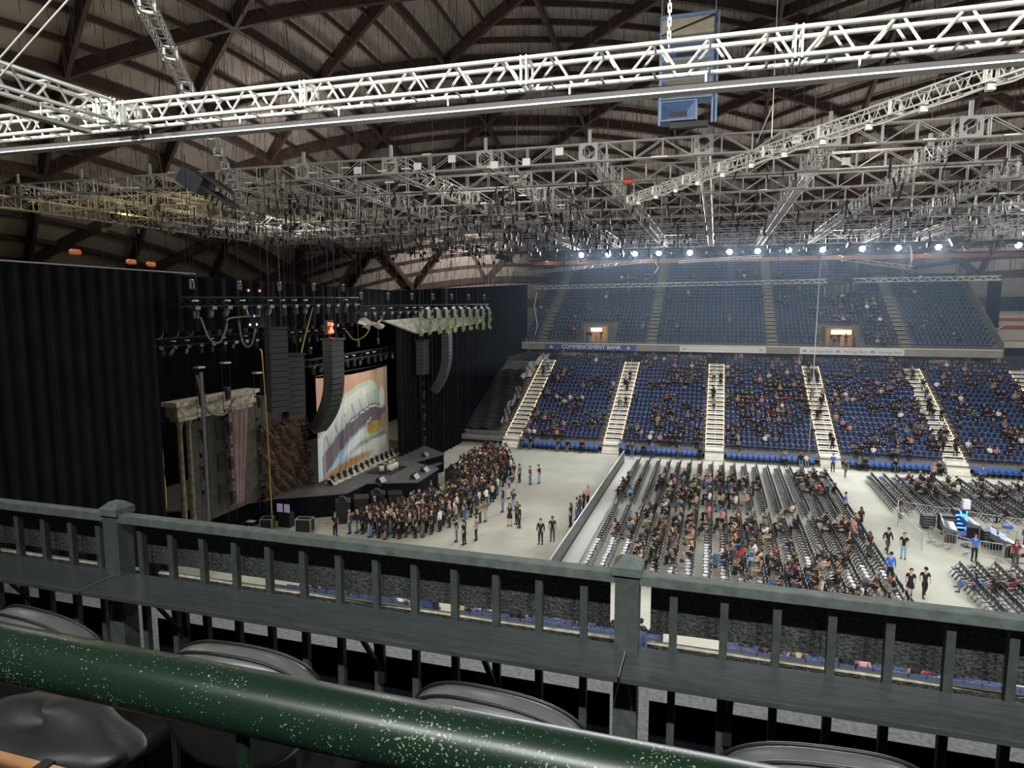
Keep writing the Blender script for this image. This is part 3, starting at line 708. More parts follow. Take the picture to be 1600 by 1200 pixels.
# joints per pose: pelvis, chest, neck, head centre, shoulders, elbows, wrists, hips, knees, ankles, toes (mirror pairs), facing +y
def pose(pel, chest, neck, head, sh, el, wr, hip, kn, an, sh_=None):
    return dict(pel=pel, chest=chest, neck=neck, head=head, sh=sh, el=el, wr=wr, hip=hip, kn=kn, an=an)
mir = lambda p: ((-p[0], p[1], p[2]), p)
POSES = {
 'standing': pose((0, 0, .93), (0, .0, 1.28), (0, 0, 1.47), (0, .02, 1.61), mir((.17, 0, 1.41)), mir((.235, -.02, 1.13)), mir((.24, .06, .88)), mir((.085, 0, .88)), mir((.10, .02, .48)), mir((.11, -.01, .08))),
 'phone': pose((0, 0, .93), (0, -.01, 1.28), (0, .01, 1.47), (0, .05, 1.60), mir((.17, 0, 1.41)), ((-.22, .03, 1.14), (.22, .03, 1.14)), ((-.10, .27, 1.20), (.09, .27, 1.22)), mir((.085, 0, .88)), mir((.10, .02, .48)), mir((.11, -.01, .08))),
 'waving': pose((0, 0, .93), (0, 0, 1.28), (0, 0, 1.47), (0, .02, 1.61), mir((.17, 0, 1.41)), ((-.23, -.01, 1.13), (.30, .10, 1.50)), ((-.22, .10, .90), (.22, .22, 1.72)), mir((.085, 0, .88)), mir((.10, .02, .48)), mir((.12, -.01, .08))),
 'walking': pose((0, 0, .92), (0, .02, 1.27), (0, .03, 1.46), (0, .06, 1.60), mir((.17, .02, 1.40)), ((-.22, .12, 1.14), (.22, -.10, 1.14)), ((-.20, .26, .94), (.21, -.10, .89)), mir((.085, 0, .88)), ((-.09, .00, .47), (.09, .20, .50)), ((-.09, -.28, .15), (.09, .20, .08))),
 'sitting': pose((0, .02, .53), (0, -.06, .88), (0, -.05, 1.07), (0, -.01, 1.21), mir((.17, -.05, 1.01)), mir((.22, .02, .74)), ((-.10, .25, .65), (.11, .25, .66)), mir((.09, .04, .52)), mir((.12, .46, .53)), mir((.12, .44, .09))),
 'leaning': pose((0, .02, .53), (0, .10, .84), (0, .22, .99), (0, .32, 1.09), mir((.17, .17, .95)), mir((.20, .32, .70)), ((-.06, .48, .84), (.06, .48, .82)), mir((.09, .04, .52)), mir((.14, .46, .53)), mir((.13, .42, .09))),
 'lounging': pose((0, .08, .52), (0, -.12, .83), (0, -.17, 1.01), (0, -.14, 1.15), mir((.17, -.15, .95)), mir((.24, .00, .72)), ((-.12, .20, .68), (.15, .26, .64)), mir((.09, .10, .51)), ((-.10, .52, .53), (.08, .50, .60)), ((-.12, .62, .09), (-.10, .72, .36))),
}
PM = {}
def make_pose(nm, sub=1):
    p = POSES[nm]; h = p['head']; pel, ch, nk = p['pel'], p['chest'], p['neck']; mid = lerp3(pel, ch, .5)
    fz = Vector(h) - Vector(nk); fz.normalize()
    limbs = []
    body = [[(*pel, .125), (*mid, .105), (*ch, .125), (*nk, .052), (*lerp3(nk, h, .45), .05), (*lerp3(nk, h, .75), .074), (h[0], h[1] + .005, h[2] + .025, .092), (h[0], h[1], h[2] + .085, .06)]]
    for s in (0, 1):
        sh, el, wr, hp, kn, an = (p[k][s] for k in ('sh', 'el', 'wr', 'hip', 'kn', 'an'))
        hand = tuple(wr[i] + (wr[i] - el[i]) * .30 for i in range(3))
        toe = (an[0], an[1] + .15, max(an[2] - .045, .03))
        body += [[2, (*sh, .055), (*lerp3(sh, el, .5), .046), (*el, .040), (*lerp3(el, wr, .5), .036), (*wr, .026), (*hand, (.036, .016))],
                 [0, (*hp, .088), (*lerp3(hp, kn, .5), .078), (*kn, .056), (*lerp3(kn, an, .4), .053), (*an, .036), (*toe, .03)]]
    M = {'body': skin_mesh('person', body, sub)}
    def torso(sl):
        c = [[(*lerp3(pel, mid, -.45), .145), (*pel, .143), (*mid, .128), (*ch, .142), (*lerp3(ch, nk, .75), .075)]]
        for s in (0, 1):
            sh, el, wr = p['sh'][s], p['el'][s], p['wr'][s]
            q = [3, (*sh, .072)]
            if sl == 'short': q += [(*lerp3(sh, el, .8), .062)]
            if sl == 'long': q += [(*lerp3(sh, el, .5), .06), (*el, .055), (*lerp3(el, wr, .92), .045)]
            c.append(q)
        return c
    for sl in ('none', 'short', 'long'): M['top_' + sl] = skin_mesh('shirt', torso(sl), sub)
    def legs(l):
        c = [[(*pel, .138), (*lerp3(pel, mid, .25), .132)]]
        for s in (0, 1):
            hp, kn, an = p['hip'][s], p['kn'][s], p['an'][s]
            q = [0, (*hp, .100), (*lerp3(hp, kn, .5), .091)]
            q += [(*lerp3(hp, kn, .82), .082)] if l == 'short' else [(*kn, .071), (*lerp3(kn, an, .5), .063), (*lerp3(kn, an, .93), .058)]
            c.append(q)
        return c
    for l in ('short', 'long'): M['legs_' + l] = skin_mesh('trousers', legs(l), sub)
    if nm in ('standing', 'phone', 'waving', 'walking'):
        M['legs_skirt'] = MB().lathe([(.118, 1.03), (.15, .93), (.185, .80), (.21, .62)], (0, .01, 0), 12).mesh('skirt', [], True)
    for s in (0, 1):
        sh_ = MB(); a = p['an'][s]; z = max(a[2] - .07, .0)
        sh_.add([(a[0] - .045, a[1] - .06, z), (a[0] + .045, a[1] - .06, z), (a[0] + .05, a[1] + .19, z), (a[0] - .05, a[1] + .19, z),
                 (a[0] - .04, a[1] - .05, z + .11), (a[0] + .04, a[1] - .05, z + .11), (a[0] + .04, a[1] + .17, z + .05), (a[0] - .04, a[1] + .17, z + .05)], BOXF)
        M[f'shoe{s}'] = sh_.mesh('shoe', [])
    def hairs(long):
        mb = MB(); c = (h[0], h[1] - .012, h[2] + .045); n = 10
        rings = [(.02, .095), (.07, .078), (.098, .035), (.104, -.02)] + ([(.112, -.12), (.125, -.25), (.105, -.36)] if long else [(.09, -.075)])
        vs = []
        for r_, z in rings:
            for k in range(n):
                t = 2 * math.pi * k / n; x, y = r_ * math.cos(t), r_ * math.sin(t)
                if z < .03 and y > .02: y = .02 + (y - .02) * .1
                back = -.03 if (long and z < -.1) else 0
                vs.append((c[0] + x, c[1] + y * 1.05 + back, c[2] + z))
        m_ = len(rings)
        mb.add(vs, [(i * n + (k + 1) % n, i * n + k, (i + 1) * n + k, (i + 1) * n + (k + 1) % n) for i in range(m_ - 1) for k in range(n)] + [tuple(range(n))])
        return mb.mesh('hair', [], True)
    M['hair_short'] = hairs(False); M['hair_long'] = hairs(True)
    mb = MB(); mb.lathe([(.108, .04), (.105, .09), (.07, .14), (.01, .155)], (h[0], h[1], h[2]), 10); mb.box((h[0] - .07, h[1] + .06, h[2] + .045), (h[0] + .07, h[1] + .19, h[2] + .06))
    M['cap'] = mb.mesh('cap', [])
    for v in M.values():
        if len(v.materials) == 0: v.materials.append(None)
    return M
for nm in POSES: PM[nm] = make_pose(nm, 1)
def person_spec(r):
    top = r.choices(['black', 'charcoal', 'grey', 'white', 'navy', 'red', 'maroon', 'purple', 'pink', 'olive', 'tan', 'cream', 'green'], [66, 9, 5, 6, 3, 1, 2, 1, 2, 2, 2, 2, 1])[0]
    leg = r.choices(['black', 'denim blue', 'light denim', 'charcoal', 'khaki', 'grey'], [60, 12, 6, 12, 6, 4])[0]
    return dict(top=top, leg=leg, hair=r.choices(list(HC), [22, 30, 22, 16, 6, 4])[0], long=r.random() < .5, sl=r.choices(['none', 'short', 'long'], [15, 50, 35])[0],
                ll=r.choices(['long', 'short'], [78, 22])[0], cap=r.random() < .12, skin=r.choices(range(4), [45, 25, 8, 22])[0], s=r.uniform(.94, 1.05))
def person(pose_, x, y, z, rz, sp, label, group):
    M = PM[pose_]; o = ob('person', M['body'], None, (x, y, z)); o.rotation_euler = (0, 0, rz); o.scale = (sp['s'],) * 3
    setmat(o, SKINS[sp['skin']]); tag(o, label, 'person', group)
    def kid(nm, key, m):
        c = ob(nm, M[key], o); setmat(c, m); return c
    kid('cap' if sp['cap'] else 'hair', 'cap' if sp['cap'] else ('hair_long' if sp['long'] else 'hair_short'), CM['black'] if sp['cap'] else HM[sp['hair']])
    if sp['cap'] and sp['long']: kid('hair', 'hair_long', HM[sp['hair']])
    kid('shirt', 'top_' + sp['sl'], CM[sp['top']])
    ll = sp['ll'] if 'legs_' + sp['ll'] in M else 'long'
    kid('skirt' if ll == 'skirt' else 'trousers', 'legs_' + ll, CM[sp['leg']]); kid('shoe', 'shoe0', shoe_m); kid('shoe', 'shoe1', shoe_m)
    return o
def desc(sp):
    t = {'none': 'sleeveless top', 'short': 't-shirt', 'long': 'long sleeves'}[sp['sl']]
    h = ('black cap' if sp['cap'] else f"{'long' if sp['long'] else 'short'} {sp['hair']} hair")
    return f"{sp['top']} {t}, {h}"
def low_tpl(pose_):                                  # one small mesh: 0 skin, 1 hair, 2 top, 3 legs, 4 shoes
    p = POSES[pose_]; mb = MB(); h = p['head']
    mb.lathe([(.03, -.13), (.075, -.07), (.092, .02), (.06, .09)], (h[0], h[1] + .01, h[2] + .02), 6, 0)
    mb.lathe([(.10, -.06), (.108, .02), (.075, .10)], (h[0], h[1] - .025, h[2] + .03), 6, 1)
    def seg(a, b, r0, r1, mi, n=5): mb.tube(a, b, r0, n, mi, r1, cap=False)
    seg(p['pel'], p['chest'], .15, .17, 2, 6); seg(p['chest'], p['neck'], .17, .06, 2, 6)
    for s in (0, 1):
        seg(p['sh'][s], p['el'][s], .065, .05, 2); seg(p['el'][s], p['wr'][s], .042, .032, 0); wr, el = p['wr'][s], p['el'][s]
        seg(wr, tuple(wr[i] + (wr[i] - el[i]) * .3 for i in range(3)), .036, .03, 0, 4)
        seg(p['hip'][s], p['kn'][s], .10, .075, 3); seg(p['kn'][s], p['an'][s], .065, .05, 3)
        a = p['an'][s]; mb.box((a[0] - .05, a[1] - .06, a[2] - .08), (a[0] + .05, a[1] + .18, a[2]), 4)
    return np_tpl(mb)
LOWT = {k: low_tpl(k) for k in POSES}
CROWDM = [*SKINS, *HM.values(), *CM.values(), shoe_m]; CI = {m.name: i for i, m in enumerate(CROWDM)}
crowd = Stuff()
def remap(sp): return [CI[SKINS[sp['skin']].name], CI[(CM['black'] if sp['cap'] else HM[sp['hair']]).name], CI[CM[sp['top']].name], CI[CM[sp['leg']].name], CI[shoe_m.name]]
def crowd_put(pose_, x, y, z, rz, sp): crowd.put(LOWT[pose_], mtx(x, y, z, rz, sp['s']), remap(sp))
FOLK = []                                            # (distance, pose, x, y, z, rz, spec, where, group)
def folk(pose_, x, y, z, rz, where, group, sp=None, force=False):
    FOLK.append((0 if force else math.hypot(x, y), pose_, x, y, z, rz, sp or person_spec(rp), where, group))
rp = random.Random(21)
SIT = ('sitting', 'sitting', 'leaning', 'lounging')

# standing crowd in front of the stage
poly = [(-24.3, 40.2), (-21.2, 39.9), (-18.4, 41.4), (-17.0, 46.0), (-17.0, 51.0), (-18.2, 60.0), (-20.6, 65.8), (-23.2, 67.2), (-23.3, 58.5), (-20.6, 53.9), (-20.6, 49.0), (-22.6, 44.6)]
def inside(x, y, pl):
    c = False
    for (x1, y1), (x2, y2) in zip(pl, pl[1:] + pl[:1]):
        if (y1 > y) != (y2 > y) and x < (x2 - x1) * (y - y1) / (y2 - y1) + x1: c = not c
    return c
pts = []
for _ in range(26000):
    x, y = rp.uniform(-25, -16), rp.uniform(39.5, 67.5)
    dmin = .46 if x < -19 + rp.random() else .62
    if inside(x, y, poly) and all((x - a) ** 2 + (y - b) ** 2 > dmin ** 2 for a, b in pts): pts.append((x, y))
pts = pts[:330]
for x, y in pts:
    folk(rp.choice(('standing', 'standing', 'phone', 'phone', 'standing')), x, y, 0, R(90) + rp.gauss(0, .45), 'in the crowd before the stage', 'crowd standing before the stage')
# lone people on the open floor
def sp_(top, leg, hair='dark brown', long=False, sl='short', ll='long', cap=False, skin=0, s=1.0): return dict(top=top, leg=leg, hair=hair, long=long, sl=sl, ll=ll, cap=cap, skin=skin, s=s)
LONE = [
 ('standing', -10.8, 42.2, 180, sp_('black', 'black', sl='long', s=1.03), 'person in black hooded top standing alone on the open floor'),
 ('standing', -10.2, 43.1, 200, sp_('black', 'charcoal', skin=2), 'person in black t-shirt and long trousers beside the hooded person on the open floor'),
 ('waving', -15.5, 56.6, 260, sp_('maroon', 'denim blue', 'brown'), 'person in dull red shirt raising one arm near the middle of the open floor'),
 ('phone', -14.8, 57.2, 80, sp_('black', 'light denim', cap=True), 'person in black top and pale jeans facing the red shirted person'),
 ('standing', -13.9, 45.2, 190, sp_('black', 'black', 'brown', True, 'none', 'skirt'), 'person in short black dress standing with two friends on the open floor'),
 ('standing', -13.1, 45.0, 120, sp_('black', 'black', sl='long'), 'person in black jacket, largest of the three friends on the open floor'),
 ('standing', -13.5, 45.7, 150, sp_('charcoal', 'black', 'brown', True), 'person half hidden between the black dress and the black jacket'),
 ('standing', -15.4, 48.2, 100, sp_('black', 'denim blue', 'black', True), 'person with long black hair and blue jeans at the crowd edge'),
 ('standing', -14.7, 48.8, 160, sp_('navy', 'light denim', 'brown'), 'person in navy t-shirt and pale jeans by the crowd edge'),
 ('standing', -16.0, 51.8, 80, sp_('purple', 'cream', 'brown'), 'person in purple t-shirt standing out from the crowd edge'),
 ('standing', -16.3, 53.6, 30, sp_('navy', 'cream', 'black'), 'person in navy top with cream trousers at the crowd edge'),
 ('standing', -17.4, 51.2, 90, sp_('red', 'denim blue', 'black'), 'person in bright red top with blue jeans inside the crowd edge'),
 ('standing', -17.3, 57.5, 60, sp_('black', 'khaki', 'brown'), 'person in black with khaki trousers at the far crowd edge'),
 ('standing', -16.6, 57.0, 70, sp_('olive', 'black', 'black'), 'person in olive top standing at the far crowd edge'),
 ('standing', -16.4, 41.0, 110, sp_('black', 'denim blue'), 'person in black top and blue jeans at the near crowd corner'),
 ('waving', -15.7, 40.6, 70, sp_('black', 'black', 'black'), 'person in all black stretching one arm at the near crowd corner'),
 ('standing', -15.2, 41.6, 100, sp_('grey', 'black'), 'person in grey shirt at the near crowd corner'),
 ('phone', -16.2, 45.2, 90, sp_('grey', 'charcoal', 'brown'), 'person in grey top with dark trousers, edge of the crowd nearest the open floor'),
 ('standing', -15.9, 45.6, 100, sp_('olive', 'khaki', 'brown'), 'person in olive top and tan trousers next to the grey topped person'),
 ('standing', -24.9, 39.5, 250, sp_('black', 'black', s=1.03), 'stage guard in black standing at the nearest speaker box'),
 ('standing', -24.2, 43.9, 270, sp_('black', 'black', 'blond'), 'stage guard in black with blond hair before the second speaker box'),
 ('standing', -22.0, 49.4, 270, sp_('black', 'black'), 'stage guard in black at the tip of the thrust stage'),
 ('phone', -21.8, 55.2, 260, sp_('black', 'black', 'brown'), 'stage guard in black with folded arms past the thrust stage'),
 ('standing', -22.2, 60.6, 260, sp_('black', 'black', 'black', True), 'stage guard with long black hair at the far speaker boxes'),
 ('walking', 11.2, 47.2, 200, sp_('black', 'charcoal', cap=True, sl='long'), 'person in black jacket and cap walking up the wide floor aisle'),
 ('standing', 11.95, 46.4, 160, sp_('black', 'light denim', 'brown'), 'person in black t-shirt and pale blue jeans in the wide floor aisle'),
 ('standing', 10.25, 42.2, 180, sp_('blue', 'black', 'black', sl='long', cap=True, s=1.03), 'steward in bright blue jacket and black cap at the near end of the aisle'),
 ('walking', 10.75, 40.0, 170, sp_('black', 'black', 'black', False, 'short', 'skirt', skin=0), 'person in black dress walking toward the camera down the floor aisle'),
 ('walking', 11.55, 40.4, 180, sp_('black', 'black', 'black', cap=True), 'person in black t-shirt and trousers walking beside the black dress'),
 ('standing', 10.45, 51.6, 20, sp_('black', 'black', 'brown', True, 'short', 'short'), 'person in black shorts with long brown hair standing mid aisle'),
 ('standing', 10.1, 55.5, 260, sp_('blue', 'black', 'black', s=1.0), 'steward in bright blue jacket standing against the aisle end of the middle block'),
 ('phone', 9.6, 60.5, 250, sp_('blue', 'black', 'brown', s=1.0), 'steward in bright blue jacket further up the floor aisle'),
 ('standing', 16.1, 47.2, 180, sp_('blue', 'black', 'black', s=1.04), 'steward in bright blue polo standing inside the mixing desk barrier'),
 ('standing', 18.2, 46.9, 160, sp_('maroon', 'charcoal', 'brown', True), 'person with long brown hair in maroon by the grey stage box'),
 ('standing', 8.9, 46.6, 60, sp_('black', 'black', 'brown', True, 'none', 'skirt'), 'person in short black skirt standing in the aisle seats'),
 ('standing', 9.9, 46.0, 30, sp_('black', 'charcoal', 'brown', True, 'short'), 'person in black with long hair standing beside the black skirt'),
 ('standing', 9.5, 48.9, 300, sp_('pink', 'grey', 'brown'), 'person in pink and purple outfit standing at the aisle seats'),
 ('standing', 13.9, 55.5, 280, sp_('charcoal', 'grey', 'brown', sl='long'), 'person in charcoal hoodie standing at the edge of the far right block'),
 ('standing', 11.4, 69.8, 180, sp_('blue', 'black', 'black', s=1.02), 'steward in bright blue jacket at the foot of the third lit stairs'),
 ('walking', 12.2, 68.0, 190, sp_('charcoal', 'olive', 'brown'), 'person in dark top walking at the foot of the third lit stairs'),
 ('standing', -8.0, 70.2, 180, sp_('navy', 'denim blue', 'brown'), 'person in navy top and jeans at the top of the crowd barrier'),
 ('standing', -6.0, 70.4, 170, sp_('blue', 'navy', 'brown', sl='long', s=1.0), 'steward in bright blue jacket near the far end of the barrier'),
 ('standing', -9.3, 70.6, 190, sp_('blue', 'black', 'black', s=1.0), 'steward in bright blue jacket left of the far end of the barrier'),
 ('standing', 7.2, 70.2, 180, sp_('blue', 'black', 'brown'), 'steward in bright blue jacket before the front row of bright blue chairs'),
 ('standing', 23.6, 68.8, 180, sp_('blue', 'navy', 'black'), 'steward in bright blue jacket at the fourth lit stairs'),
 ('standing', 19.6, 68.4, 200, sp_('tan', 'black', 'blond'), 'person in yellowish tan jacket at the far right block'),
 ('standing', 28.2, 69.4, 180, sp_('black', 'black', 'black'), 'person in black at the far right corner of the floor'),
]
for ps, x, y, rz, sp, lab in LONE:
    person(ps, x, y, 0, R(rz - 0), sp, lab, 'people standing on the floor')
for k, (x, y) in enumerate(((-9.6, 46.3), (-9.5, 48.0), (-9.4, 48.7), (-9.4, 50.3), (-9.3, 51.6))):
    folk('standing', x, y, 0, R(80), 'beside the crowd barrier', 'people beside the crowd barrier')

# folding chairs ---------------------------------------------------
def folding_chair():
    root = empty('folding_chair')
    MB().box((-.20, -.20, .44), (.20, .19, .47)).build('seat', chairpad, root)
    mb = MB(); mb.add([(-.21, -.22, .60), (.21, -.22, .60), (.21, -.27, .84), (-.21, -.27, .84), (-.21, -.245, .60), (.21, -.245, .60), (.21, -.295, .84), (-.21, -.295, .84)], BOXF); mb.build('backrest', chairpad, root)
    for sx in (-1, 1):
        x = sx * .215
        mb = MB(); mb.tube((x, .24, 0), (x, -.285, .86), .014, 5); mb.build('front_frame', chairb, root)
        mb = MB(); mb.tube((x * .93, -.26, 0), (x * .93, .16, .45), .013, 5); mb.build('rear_leg', chairb, root)
    MB().tube((-.2, -.2, .14), (.2, -.2, .14), .01, 5).build('stretcher', chairb, root)
    return root
CH0 = folding_chair(); CHK = list(CH0.children); chair_n = 0
mbc = MB(); mbc.box((-.20, -.20, .44), (.20, .19, .47)); mbc.add([(-.21, -.22, .60), (.21, -.22, .60), (.21, -.27, .84), (-.21, -.27, .84), (-.21, -.245, .60), (.21, -.245, .60), (.21, -.295, .84), (-.21, -.295, .84)], BOXF)
for sx in (-1, 1):
    mbc.beam((sx * .215, .24, 0), (sx * .215, -.285, .86), .028, .028, 1); mbc.beam((sx * .2, -.26, 0), (sx * .2, .16, .45), .026, .026, 1)
CHT = np_tpl(mbc); chair_stuff = Stuff(); CHAIRS = []
# blocks: x of first row, number of rows, row pitch, y ranges; rows are lines of constant x facing the stage (-x)
def block(x0, n, pitch, yr, name, skip=None, dens=.35):
    for i in range(n):
        x = x0 + i * pitch
        for (ya, yb) in yr:
            m_ = int((yb - ya) / .52)
            for k in range(m_):
                y = ya + .26 + k * .52
                if skip and skip(x, y): continue
                CHAIRS.append((x, y, name, i, k, (ya, yb)))
block(-7.0, 18, 1.0, ((37.0, 51.6), (52.9, 67.6)), 'middle block')
mixz = lambda x, y: (12.6 < x < 27 and 46.0 < y < 55.6)
block(13.9, 13, 1.0, ((56.0, 67.2),), 'far right block', lambda x, y: y < 56.2 + max(0, 15 - x) * .6)
block(14.2, 9, 1.0, ((35.2, 45.4),), 'near right block', lambda x, y: y > 44.6 and x < 15)
hot = [(rp.uniform(-7, 10), rp.uniform(37, 67), rp.uniform(.9, 2.6)) for _ in range(34)] + [(rp.uniform(13, 26), rp.uniform(56, 67), rp.uniform(1, 2.3)) for _ in range(9)] + [(15.0, 41.8, 1.1), (16.0, 42.2, 1.0), (19.5, 40, .8), (22, 42, .8)]
CHAIRS.sort(key=lambda c: math.hypot(c[0], c[1]))
for x, y, nm, i, k, yr in CHAIRS:
    occ = any((x - a) ** 2 + (y - b) ** 2 < r_ * r_ for a, b, r_ in hot) and rp.random() < (.44 if nm == 'middle block' else .42)
    rz = R(90)
    half = '' if nm != 'middle block' else (' near half' if yr[0] < 45 else ' far half')
    if chair_n < 300 and in_front((x, y, 0), 1.0):
        if chair_n == 0: c = CH0
        else:
            c = CH0.copy(); COL.objects.link(c)
            for ch in CHK:
                d = ch.copy(); d.parent = c; COL.objects.link(d)
        c.location = (x + rp.uniform(-.03, .03), y, 0); c.rotation_euler = (0, 0, rz + rp.gauss(0, .04))
        tag(c, f'black folding chair, {nm}{half}, {nth(i)} row from stage, {nth(k)} from near end', 'chair', f'black folding chairs in the {nm}')
        chair_n += 1
    else: chair_stuff.put(CHT, mtx(x, y, 0, rz))
    if occ:
        folk(rp.choice(SIT), x - .0, y, 0.0, R(90) + rp.gauss(0, .25), f'on {nth(k)} chair, {nth(i)} row, {nm}{half}', f'people seated in the {nm}')
tag(chair_stuff.build('folding_chairs', [chairpad, chairb]), 'rows of black folding chairs further back on the floor', 'chair', kind='stuff')

# near stand below the camera, seen through the gap in the railing
NY0 = 29.1
mb = MB()
for i in range(8): mb.box((-24, NY0 - (i + 1) * RUN - (0 if i < 7 else 12), LOW_Z0 + i * LRISE - LRISE - .06), (24, NY0 - i * RUN, LOW_Z0 + i * LRISE))
struct(mb.build('floor_near_stand', conc_dark))
ns = seat_mb()
near_me = ns.mesh('stadium_seat', [mat('seat_blue_lit', (.055, .078, .165), .42), blackm, mat('seat_tag_dim', (.25, .27, .32), .5)])  # lighter copy of the seat blue, painting the stronger light on these rows
SEAT_N = 0; near_spots = []
NAIS = [-10.8, -.45, 11.5]
for i in range(6):
    mb_rows = rows_x(-18.5, 13.5, NAIS, AW) if i else []
    for s_, sec in enumerate(mb_rows):
        for k, x in enumerate(sec):
            y, z = NY0 - i * RUN - .15, LOW_Z0 + i * LRISE
            o = ob('stadium_seat', near_me, None, (x, y, z)); o.rotation_euler = (0, 0, math.pi)
            tag(o, f'blue stadium seat below the railing, {nth(i)} row up, {nth(k)} seat in {nth(s_)} block', 'seat', 'blue seats just below the railing'); SEAT_N += 1
            if rp.random() < .33: folk(rp.choice(SIT), x, y - .18, z, R(0) + rp.gauss(0, .2), f'below the railing, {nth(i)} row up', 'people seated below the railing')
for x in NAIS:
    o = MB()
    for i in range(16):
        y, z = NY0 - i * RUN / 2, LOW_Z0 - LRISE / 2 + i * LRISE / 2; o.box((x - AW, y - RUN / 2, z - .2), (x + AW, y, z + .02)); 
    o = struct(o.build('floor_near_stairs', step_m))
    for i in range(16):
        for sx in (-1, 1): ob('step_light', stepme, o, (x + sx * AW, NY0 - i * RUN / 2 + .02, LOW_Z0 - LRISE / 2 + i * LRISE / 2 - .09))

# bright blue chairs in front of the far stand
def bright_chair():
    root = empty('front_chair')
    mb = MB(); mb.box((-.22, -.2, .42), (.22, .2, .47)); mb.build('seat', seatbright, root)
    mb = MB(); mb.add([(-.22, .17, .5), (.22, .17, .5), (.21, .24, .86), (-.21, .24, .86), (-.22, .2, .5), (.22, .2, .5), (.21, .27, .86), (-.21, .27, .86)], BOXF); mb.build('backrest', seatbright, root)
    mb = MB(); mb.box((-.2, -.17, 0), (-.16, .17, .42)); mb.box((.16, -.17, 0), (.2, .17, .42)); mb.box((-.16, -.02, .1), (.16, .02, .38)); mb.build('frame', blackm, root)
    return root
B0 = bright_chair(); BK = list(B0.children); first = True
for s_ in range(1, len(AISLE) - 1):
    for k in range(17):
        a = AISLE[s_] + AW + .3; x = a + k * .53 + .2
        if x > AISLE[s_ + 1] - AW - .3 or x > 33: break
        if first: c = B0; first = False
        else:
            c = B0.copy(); COL.objects.link(c)
            for ch in BK:
                d = ch.copy(); d.parent = c; COL.objects.link(d)
        c.location = (x, LOW_Y0 - 1.15, 0); SEAT_N += 1
        tag(c, f'bright blue chair before the far stand, {nth(s_ - 1)} section from stage, {nth(k)} chair', 'chair', 'bright blue front row chairs')
        if rp.random() < .28: folk('sitting', x, LOW_Y0 - 1.15, 0, R(180), f'on the bright blue chairs, {nth(s_ - 1)} section', 'people on the bright blue front chairs')
far_me = seat_mb().mesh('stadium_seat', [seatblue, blackm, numwhite])
for x, y, z, i in lower_seats:
    if SEAT_N < 300 and i == 0 and in_front((x, y, z), 1.0):
        s_ = sum(1 for a in AISLE if a < x) - 1; k = int((x - AISLE[s_] - AW) / .53)
        o = ob('stadium_seat', far_me, None, (x, y, z)); SEAT_N += 1
        tag(o, f'blue seat in the front row of the far lower stand, {nth(s_)} section from the curtain, {nth(k)} seat', 'seat', 'front row seats of the far stand')
    else: st.put(ST, mtx(x, y, z))
UT = (ST[0], ST[1], [3 if k == 2 else 4 if m_ == 0 else m_ for k, m_ in enumerate(ST[2])])  # pale top face paints the light caught by the upper seat backs
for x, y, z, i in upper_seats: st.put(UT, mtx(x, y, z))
tag(st.build('stadium_seats', [seatblue, blackm, numwhite, mat('seat_lit_edge', (.22, .26, .36), .5), mat('seat_blue_shaded', (.013, .026, .070), .42)]), 'rows of blue stadium seats filling the far stands', 'seat', kind='stuff')  # darker seat copy stands in for the dimmer light on the upper stand
# spectators in the far stands
hotl = [(rp.uniform(-22, 36), rp.uniform(0, 20), rp.uniform(.6, 1.9)) for _ in range(150)] + [(rp.uniform(1, 11), rp.uniform(3, 16), rp.uniform(.8, 2.2)) for _ in range(26)] + [(rp.uniform(11, 34), rp.uniform(0, 16), rp.uniform(.8, 2.0)) for _ in range(30)] + [(rp.uniform(-22, 36), rp.uniform(0, 3), 1.6) for _ in range(22)] + [(rp.uniform(-22, 36), rp.uniform(17.5, 20), 1.6) for _ in range(16)]
for x, y, z, i in lower_seats:
    if any(abs(x - a) < r_ * 1.1 and abs(i - b) < r_ * .75 for a, b, r_ in hotl) and rp.random() < .50: folk(rp.choice(SIT), x, y + .1, z - .02, R(180) + rp.gauss(0, .3), 'far', 'far')
hotu = [(rp.uniform(-25, 31), rp.uniform(0, 24), rp.uniform(.5, 1.1)) for _ in range(120)] + [(rp.uniform(14, 21), rp.uniform(1, 10), 1.1) for _ in range(9)]
for x, y, z, i in upper_seats:
    if any(abs(x - a) < r_ * 1.1 and abs(i - b) < r_ * .6 for a, b, r_ in hotu) and rp.random() < .5: folk(rp.choice(SIT), x, y + .1, z - .02, R(180) + rp.gauss(0, .3), 'far', 'far')
for a, n in ((0, 0), (1, 2), (2, 6), (3, 5), (4, 13), (5, 16), (6, 3)):   # people on the lit stairs
    for _ in range(n):
        i = rp.uniform(1, 18); folk(rp.choice(('standing', 'walking')), AISLE[a] + rp.uniform(-.6, .6), LOW_Y0 + i * RUN, LOW_Z0 + int(i * 2) * LRISE / 2 - LRISE / 2 + .02, R(rp.choice((180, 0, 150))), 'far', 'far')
for _ in range(70): folk('standing', rp.uniform(-25, 36), rp.uniform(91.2, 94.8), LOW_Z0 + 19 * LRISE, R(180) + rp.gauss(0, .5), 'far', 'far')
for a, b in VOM:
    for _ in range(5): folk('standing', rp.uniform(a + .3, b - .4), rp.uniform(92.2, 93.6), 10.95, R(180), 'far', 'far')
FOLK.sort(key=lambda f: f[0] if f[7] != 'far' else f[0] + 500)
n_ind = len(LONE); picked = []
